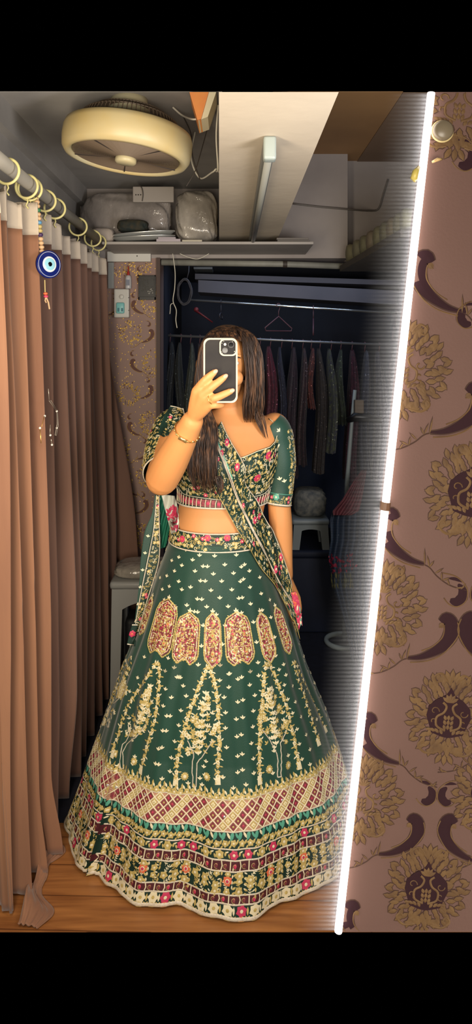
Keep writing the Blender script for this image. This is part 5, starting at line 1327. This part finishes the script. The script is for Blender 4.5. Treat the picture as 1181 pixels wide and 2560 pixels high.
for i in range(60):
    u = i / 60; D.fr(u + .008, .89); D.fan([(-.0055, -.010), (.0055, -.010), (.0055, .010), (-.0055, .010)], C_MAR, .0006, .001)
    D.flower(0, 0, .0055, C_PINK if i % 2 else C_MAR, C_PINK, 5, 0, hh=1.3); D.cord([(u, .815), (u - .0014, .89), (u, .965)], .002, C_CREAM)
D.into(b, 2)
bl = b.build('blouse', [G1, G2] + TH, PW, True)
for p_ in bl.data.polygons:
    if p_.material_index == 0: p_.material_index = 1
def sleeve_grid(path, rad, nu=72, nv=40, flat=1.0):
    d = crn([list(p) + [r] for p, r in zip(path, rad)], nv); G_ = []; prev = None
    for i in range(nv):
        p = Vector(d[i][:3]); t_ = (Vector(d[min(i + 1, nv - 1)][:3]) - Vector(d[max(i - 1, 0)][:3])).normalized()
        yv = Vector((0, -1, 0)); yv = (yv - t_ * yv.dot(t_)).normalized(); xv = t_.cross(yv)
        G_.append([p + (yv * cos(a) + xv * sin(a)) * d[i][3] for a in [-pi + 2 * pi * j / (nu - 1) for j in range(nu)]])
    S_ = GridSurf([[tuple(q) for q in r] for r in G_], 1.0)
    if not S_.front[:, nu // 2].mean() > .5: S_ = GridSurf([[tuple(q) for q in r] for r in G_], -1.0)
    return S_
# sleeve of the lowered arm: plain silk, worked outer edge and cuff
SL2 = sleeve_grid([P(672, 1062, 2.035), P(684, 1078, 2.035), P(695, 1110, 2.035), P(703, 1160, 2.03), P(701, 1215, 2.03), P(696, 1262, 2.025)], [.046, .052, .048, .042, .0375, .0365])
b = surf_mb(SL2); D = Deco(SL2)
sgn = 1 if SL2.G[20, SL2.nu // 4 * 3, 0] > SL2.G[20, SL2.nu // 4, 0] else -1
u0, u1 = (.60, .86) if sgn > 0 else (.14, .40)
floral(D, u0, u1, .14, .86, .012, 21, pink=.0); floral(D, 0, 1, .87, .97, .011, 22, pink=.12)
D.cord([(i / 72, .855) for i in range(73)], .0018, C_TEAL); D.cord([(i / 72, .985) for i in range(73)], .0050, C_WH, .0006, .0035)
for x, y in ((702, 1080), (695, 1118), (700, 1200), (712, 1205)):
    if D.px(x, y, .3, 1, 8): D.butti(0, 0, .010, C_CREAM)
if D.px(690, 1243, 0, 1, 15): D.flower(0, 0, .010, C_TEAL, C_CREAM, 7, 0, hh=1.6)
D.into(b, 1); b.build('sleeve', [G1] + TH, PW, True)
SL1 = sleeve_grid([P(452, 1052, 2.03), P(434, 1064, 2.02), P(416, 1105, 1.975), P(405, 1150, 1.905), P(404, 1184, 1.835)], [.036, .050, .0525, .0500, .0465])
b = surf_mb(SL1); D = Deco(SL1); floral(D, 0, 1, .02, .95, .012, 31, pink=.02)
D.cord([(i / 72, .985) for i in range(73)], .0052, C_WH, .0006, .0035)
D.into(b, 1); b.build('sleeve', [G2] + TH, PW, True)

# ------------------------------------------------------------------ dupatta
def quads(S_, v0):
    return [(v0 + i * S_.nu + j, v0 + (i + 1) * S_.nu + j, v0 + (i + 1) * S_.nu + j + 1, v0 + i * S_.nu + j + 1) for i in range(S_.nv - 1) for j in range(S_.nu - 1)]
av, af = list(BV), list(BF)
for S_ in (SK, WBS, BS, SL1, SL2):
    o0 = len(av); av += [Vector(p) for p in S_.G.reshape(-1, 3)]; af += quads(S_, o0)
BVH = BVHTree.FromPolygons(av, af)
EYE = Vector((0, 0, ZC))
def hit(px, py, fb, lo=0):
    d = (P(px, py, 1.0) - EYE).normalized(); r = BVH.ray_cast(EYE, d)
    return r[0].y if r[0] is not None and r[0].y > lo else fb
def drape(cols_, nv, nu, off, fb, lo=0, smooth=8, ruff=.0):
    """cloth between pixel curves laid over what is behind it; cols_: list of curves left to right"""
    C_ = [crn(c, nv) for c in cols_]; k = len(C_); XY = np.zeros((nv, nu, 2))
    for j in range(nu):
        s = j / (nu - 1) * (k - 1); a = min(int(s), k - 2); XY[:, j] = C_[a] * (1 - (s - a)) + C_[a + 1] * (s - a)
    Yv = np.array([[min(hit(XY[i, j, 0], XY[i, j, 1], fb(i / (nv - 1)), lo), fb(i / (nv - 1)) + .03) for j in range(nu)] for i in range(nv)])
    base_ = Yv.copy()
    for _ in range(smooth):
        Q = np.pad(Yv, 1, mode='edge'); Yv = np.minimum(base_, (Q[:-2, 1:-1] + Q[2:, 1:-1] + Q[1:-1, :-2] + Q[1:-1, 2:] + 2 * Yv) / 6)
    Yv = Yv - off
    if ruff: Yv -= ruff * (1 + np.sin(np.arange(nv)[:, None] * .35 + np.arange(nu)[None] * .5)) * .5
    G_ = np.zeros((nv, nu, 3)); G_[..., 0] = (XY[..., 0] - CX) * Yv / F; G_[..., 1] = Yv; G_[..., 2] = ZC - (XY[..., 1] - CY) * Yv / F
    S_ = GridSurf(G_, 1.0)
    if not S_.front.mean() > .5: S_ = GridSurf(G_, -1.0)
    return S_
dup = MB()
def thick(S_, th_, mi):
    """two skins and a rim"""
    b0 = len(dup.v); n = S_.nu * S_.nv; f_ = S_.G; k_ = S_.G - S_.N * th_
    dup.v += [Vector(p) for p in f_.reshape(-1, 3)] + [Vector(p) for p in k_.reshape(-1, 3)]
    for i in range(S_.nv - 1):
        for j in range(S_.nu - 1):
            a = b0 + i * S_.nu + j; q = (a, a + S_.nu, a + S_.nu + 1, a + 1); dup.f += [q, tuple(reversed([x + n for x in q]))]; dup.m += [mi, mi]
    for j in range(S_.nu - 1):
        for i in (0, S_.nv - 1): a = b0 + i * S_.nu + j; dup.f.append((a, a + 1, a + 1 + n, a + n)); dup.m.append(mi)
    for i in range(S_.nv - 1):
        for j in (0, S_.nu - 1): a = b0 + i * S_.nu + j; dup.f.append((a, a + S_.nu, a + S_.nu + n, a + n)); dup.m.append(mi)
CR = [(554, 1053), (566, 1080), (579, 1105), (613, 1166), (614, 1208), (643, 1250), (662, 1292), (687, 1335), (710, 1394), (727, 1450), (729, 1484)]
CC = [(533, 1085), (548, 1120), (571, 1177), (594, 1242), (614, 1285), (640, 1338), (666, 1387), (697, 1453), (722, 1492), (745, 1527)]
CL = [(505, 1110), (515, 1160), (537, 1223), (563, 1269), (594, 1326), (624, 1372), (652, 1420), (687, 1463), (715, 1515), (738, 1560), (750, 1598)]
fbm = lambda s: 1.93 + .07 * s
MATS_D = [G2, G1] + TH + [mat('pale_satin', (196, 200, 188), .4), mat('green_satin', (40, 112, 88), .25, col2=(24, 84, 68), nscale=14)]
# lower band first, upper band lies over it
S1 = drape([CL, [tuple((np.array(a) + np.array(b_)) / 2) for a, b_ in zip(crn(CL, 12), crn(CC, 12))], CC], 120, 16, .010, fbm, 1.7, 10)
thick(S1, .002, 0); D = Deco(S1); floral(D, .06, .86, .01, .99, .0125, 41, pink=.03)
for u, w_ in ((.012, .0030), (.93, .0038), (.995, .0038)): D.cord([(u, i / 120) for i in range(121)], w_, C_WH if u > .5 else C_GOLD, .0006, .003)
for i in range(14):
    v = .72 + i * .010; D.fr(.962, v); D.fan([(-.003, -.006), (.003, -.006), (.003, .006), (-.003, .006)], C_OR, .0012, .0026)
D.into(dup, 2)
S2_ = drape([CC, [tuple((np.array(a) + np.array(b_)) / 2) for a, b_ in zip(crn(CC, 12), crn(CR, 12))], CR], 120, 18, .013, fbm, 1.7, 10)
thick(S2_, .002, 0); D = Deco(S2_); floral(D, .08, .93, .01, .99, .0130, 42, pink=.03)
for x, y in ((567, 1106), (594, 1168), (548, 1136), (556, 1224), (650, 1290), (636, 1300), (704, 1392), (690, 1424)):
    if D.px(x, y, 0, 1, 14): D.flower(0, 0, .0105, C_PINK, C_CREAM, 7, 0, hh=1.8)
for u, w_ in ((.985, .0040), (.02, .0036)): D.cord([(u, i / 120) for i in range(121)], w_, C_WH, .0006, .003)
for i in range(30):
    v = .03 + i * .0075; D.fr(.05, v); D.fan([(-.004, -.004), (.004, -.004), (.004, .004), (-.004, .004)], C_TEAL, .0006, .001)
D.into(dup, 2)
# gathered printed end at the hip
S3 = drape([[(728, 1482), (738, 1530), (748, 1575)], [(740, 1480), (746, 1522), (752, 1560)], [(744, 1486), (752, 1520), (757, 1565)]], 24, 10, .018, lambda s: 2.0, 1.7, 4)
thick(S3, .002, 5); D = Deco(S3)
for k in range(16): D.fr(random.uniform(.1, .9), random.uniform(.05, .5), random.uniform(0, 6)); D.petal(0, 0, 0, .018, .010, random.choice((C_PINK, C_OR, C_PINK)), .001, .003)
for k in range(10): D.fr(random.uniform(.2, .9), random.uniform(.55, .95), random.uniform(0, 6)); D.petal(0, 0, 0, .02, .008, random.choice((C_TEAL, C_CREAM)), .001, .003)
D.into(dup, 2)
# fall at her other side: plain cloth, then a worked border between two cords
fbs = lambda s: 2.075 - .02 * s
GO_ = [(388, 1236), (380, 1285), (362, 1330), (352, 1400), (349, 1450), (338, 1545), (331, 1592)]
GX_ = [(391, 1238), (386, 1300), (381, 1338), (366, 1412), (354, 1470), (343, 1530), (334, 1588)]
GI_ = [(399, 1238), (399, 1300), (401, 1360), (398, 1405), (384, 1455), (364, 1520), (347, 1580)]
S4 = drape([GO_, GX_], 80, 8, .008, fbs, 1.8, 10); thick(S4, .002, 1)
D = Deco(S4)
for v in np.linspace(.3, .9, 6): D.fr(.5, v); D.butti(0, 0, .008, C_CREAM)
D.into(dup, 2)
S5 = drape([GX_, GI_], 90, 10, .012, fbs, 1.8, 10); thick(S5, .002, 0); D = Deco(S5); floral(D, .12, .9, .01, .99, .0115, 51, pink=.08)
for u in (.03, .97): D.cord([(u, i / 90) for i in range(91)], .0038, C_WH, .0006, .003)
D.into(dup, 2)
# printed inside of the same fall, between the border and the waist
S6 = drape([[(400, 1238), (401, 1300), (402, 1372)], [(412, 1240), (412, 1300), (413, 1368)], [(424, 1240), (425, 1300), (420, 1350)]], 40, 20, .004, lambda s: 2.09, 1.8, 4, .012); thick(S6, .0015, 11)
S7 = drape([[(404, 1236), (410, 1262), (420, 1300), (428, 1335)], [(424, 1238), (432, 1262), (440, 1300), (440, 1330)], [(438, 1240), (444, 1270), (447, 1300), (446, 1322)]], 30, 20, .006, lambda s: 2.08, 1.8, 4, .010); thick(S7, .0015, 10)
D = Deco(S7); rn = random.Random(6)
for k in range(60): D.fr(rn.uniform(.15, .95), rn.uniform(.35, .97), rn.uniform(0, 6)); D.petal(0, 0, 0, .016, .011, C_PINK, .0006 + k * 2e-5, .0014 + k * 2e-5)
D.into(dup, 2)
# the part that covers the shoulder of the raised arm
S8 = drape([[(428, 1013), (414, 1034), (402, 1060), (396, 1085)], [(444, 1016), (434, 1040), (424, 1068), (416, 1095)], [(459, 1021), (462, 1042), (456, 1072), (440, 1100)]], 36, 24, .010, lambda s: 2.03, 1.9, 10)
thick(S8, .002, 0); D = Deco(S8); floral(D, .3, .92, .05, .97, .012, 61, pink=.03)
D.cord([(.97, i / 36) for i in range(37)], .0036, C_WH, .0006, .003); D.cord([(i / 36, .03) for i in range(37)], .0030, C_WH, .0006, .003)
D.into(dup, 2)
# end of the fall trailing over the skirt's edge, red flower on its corner
S9 = drape([[(331, 1560), (322, 1590), (318, 1612)], [(345, 1560), (340, 1590), (336, 1615)]], 14, 8, .014, lambda s: 2.05, 1.8, 4); thick(S9, .002, 0)
D = Deco(S9); D.fr(.4, .45); D.flower(0, 0, .011, C_PINK, C_OR, 6, 0, hh=2); D.cord([(i / 8, .04) for i in range(9)], .003, C_WH); D.cord([(i / 8, .96) for i in range(9)], .003, C_WH)
D.into(dup, 2)
dup.build('dupatta', MATS_D, PW, True)

# ------------------------------------------------------------------ hair
hm = bpy.data.materials.new('dark_brown_hair'); hm.use_nodes = True; nt = hm.node_tree; hb = nt.nodes['Principled BSDF']
hb.inputs['Roughness'].default_value = .55
tc = nt.nodes.new('ShaderNodeTexCoord'); mp = nt.nodes.new('ShaderNodeMapping'); mp.inputs['Scale'].default_value = (60, 60, 2.5)
n_ = nt.nodes.new('ShaderNodeTexNoise'); n_.inputs['Scale'].default_value = 2; r_ = nt.nodes.new('ShaderNodeValToRGB')
r_.color_ramp.elements[0].color = lin((44, 30, 24)); r_.color_ramp.elements[1].color = lin((116, 80, 54)); r_.color_ramp.elements[0].position = .45; r_.color_ramp.elements[1].position = .72
nt.links.new(tc.outputs['Object'], mp.inputs[0]); nt.links.new(mp.outputs[0], n_.inputs['Vector']); nt.links.new(n_.outputs['Fac'], r_.inputs[0]); nt.links.new(r_.outputs[0], hb.inputs['Base Color'])
H_ = MB(); rn = random.Random(12)
# cap over the skull, open at the face
hc = HC + Vector((.012, .018, .026)); rows = []
for i in range(25):
    a = (i / 24) * 2.35; row = []
    for j in range(65):
        b_ = 2 * pi * j / 64; x, y, z = sin(a) * sin(b_), -sin(a) * cos(b_), cos(a)
        lim = 1.0 if y > -.25 else 1.0
        rx_, ry_, rz_ = .088, .104, .096
        # keep the face free: hair stays above the brow in front
        az = a
        if cos(b_) > .35: az = min(a, .95 + .9 * (1 - cos(b_)))
        x, y, z = sin(az) * sin(b_), -sin(az) * cos(b_), cos(az)
        w_ = 1 + .006 * sin(26 * b_) + .004 * sin(11 * b_ + 3 * a)
        row.append((hc.x + rx_ * x * w_, hc.y + ry_ * y * w_, hc.z + rz_ * z))
    rows.append(row)
H_.grid(rows)
def lock(path, w0, nstr, thick_, seed, rad=.0011, wob=.002):
    """strands side by side along a path of (px, py, Y, halfwidth px)"""
    rn_ = random.Random(seed); d = crn(path, 26); L = len(d)
    for k in range(nstr):
        a = rn_.uniform(-1, 1); c_ = rn_.uniform(-1, 1); ph_ = rn_.uniform(0, 6); endk = int(L * rn_.uniform(.80, 1.0)); q = []; rr_ = []
        for i in range(endk):
            x, y, Y, hw = d[i]; wv = .12 * sin(i * .35 + ph_)
            q.append(P(x + (a + wv) * hw, y, Y + c_ * thick_ * (1 - a * a * .6) + .002 * sin(i * .3 + ph_)))
            rr_.append(rad * (1.25 - .2 * sin(k)) * (1 if i < endk - 6 else max(.15, (endk - i) / 6)))
        H_.tube(q, rr_, 5)
# back mass to the shoulder blades
rows = []
for i in range(20):
    s = i / 19; z = hc.z + .02 - .34 * s; row = []
    for j in range(33):
        b_ = pi * (j / 32); hw = .088 - .015 * s
        row.append((hc.x + .006 + hw * cos(b_) * (1 + .02 * sin(9 * b_)), hc.y + .03 + .075 * sin(b_) * (1 + .02 * sin(13 * b_)) + .02 * s, z))
    rows.append(row)
H_.grid(rows)
lock([(592, 818, 1.985, 10), (620, 840, 1.955, 16), (632, 880, 1.945, 21), (637, 930, 1.945, 21), (636, 980, 1.95, 23), (633, 1015, 1.955, 25), (632, 1045, 1.965, 22), (632, 1066, 1.975, 15)], 0, 420, .022, 1)
lock([(560, 822, 1.96, 14), (525, 845, 1.94, 12), (508, 880, 1.935, 9), (500, 930, 1.935, 10), (498, 980, 1.93, 12), (510, 1030, 1.91, 18), (516, 1070, 1.885, 26), (508, 1110, 1.868, 34), (506, 1150, 1.852, 36), (508, 1190, 1.855, 34), (513, 1225, 1.865, 24), (520, 1248, 1.875, 12)], 0, 520, .014, 2)
lock([(575, 818, 1.99, 16), (560, 828, 1.94, 30), (556, 845, 1.915, 36), (554, 858, 1.905, 38)], 0, 190, .004, 3)
lock([(640, 1010, 1.955, 10), (650, 1045, 1.955, 12), (660, 1075, 1.955, 8), (668, 1100, 1.96, 4)], 0, 26, .004, 4, .0009)
lock([(545, 1190, 1.845, 8), (552, 1215, 1.845, 8), (545, 1240, 1.85, 5)], 0, 20, .003, 5, .0009)
H_.build('hair', hm, PW, True)
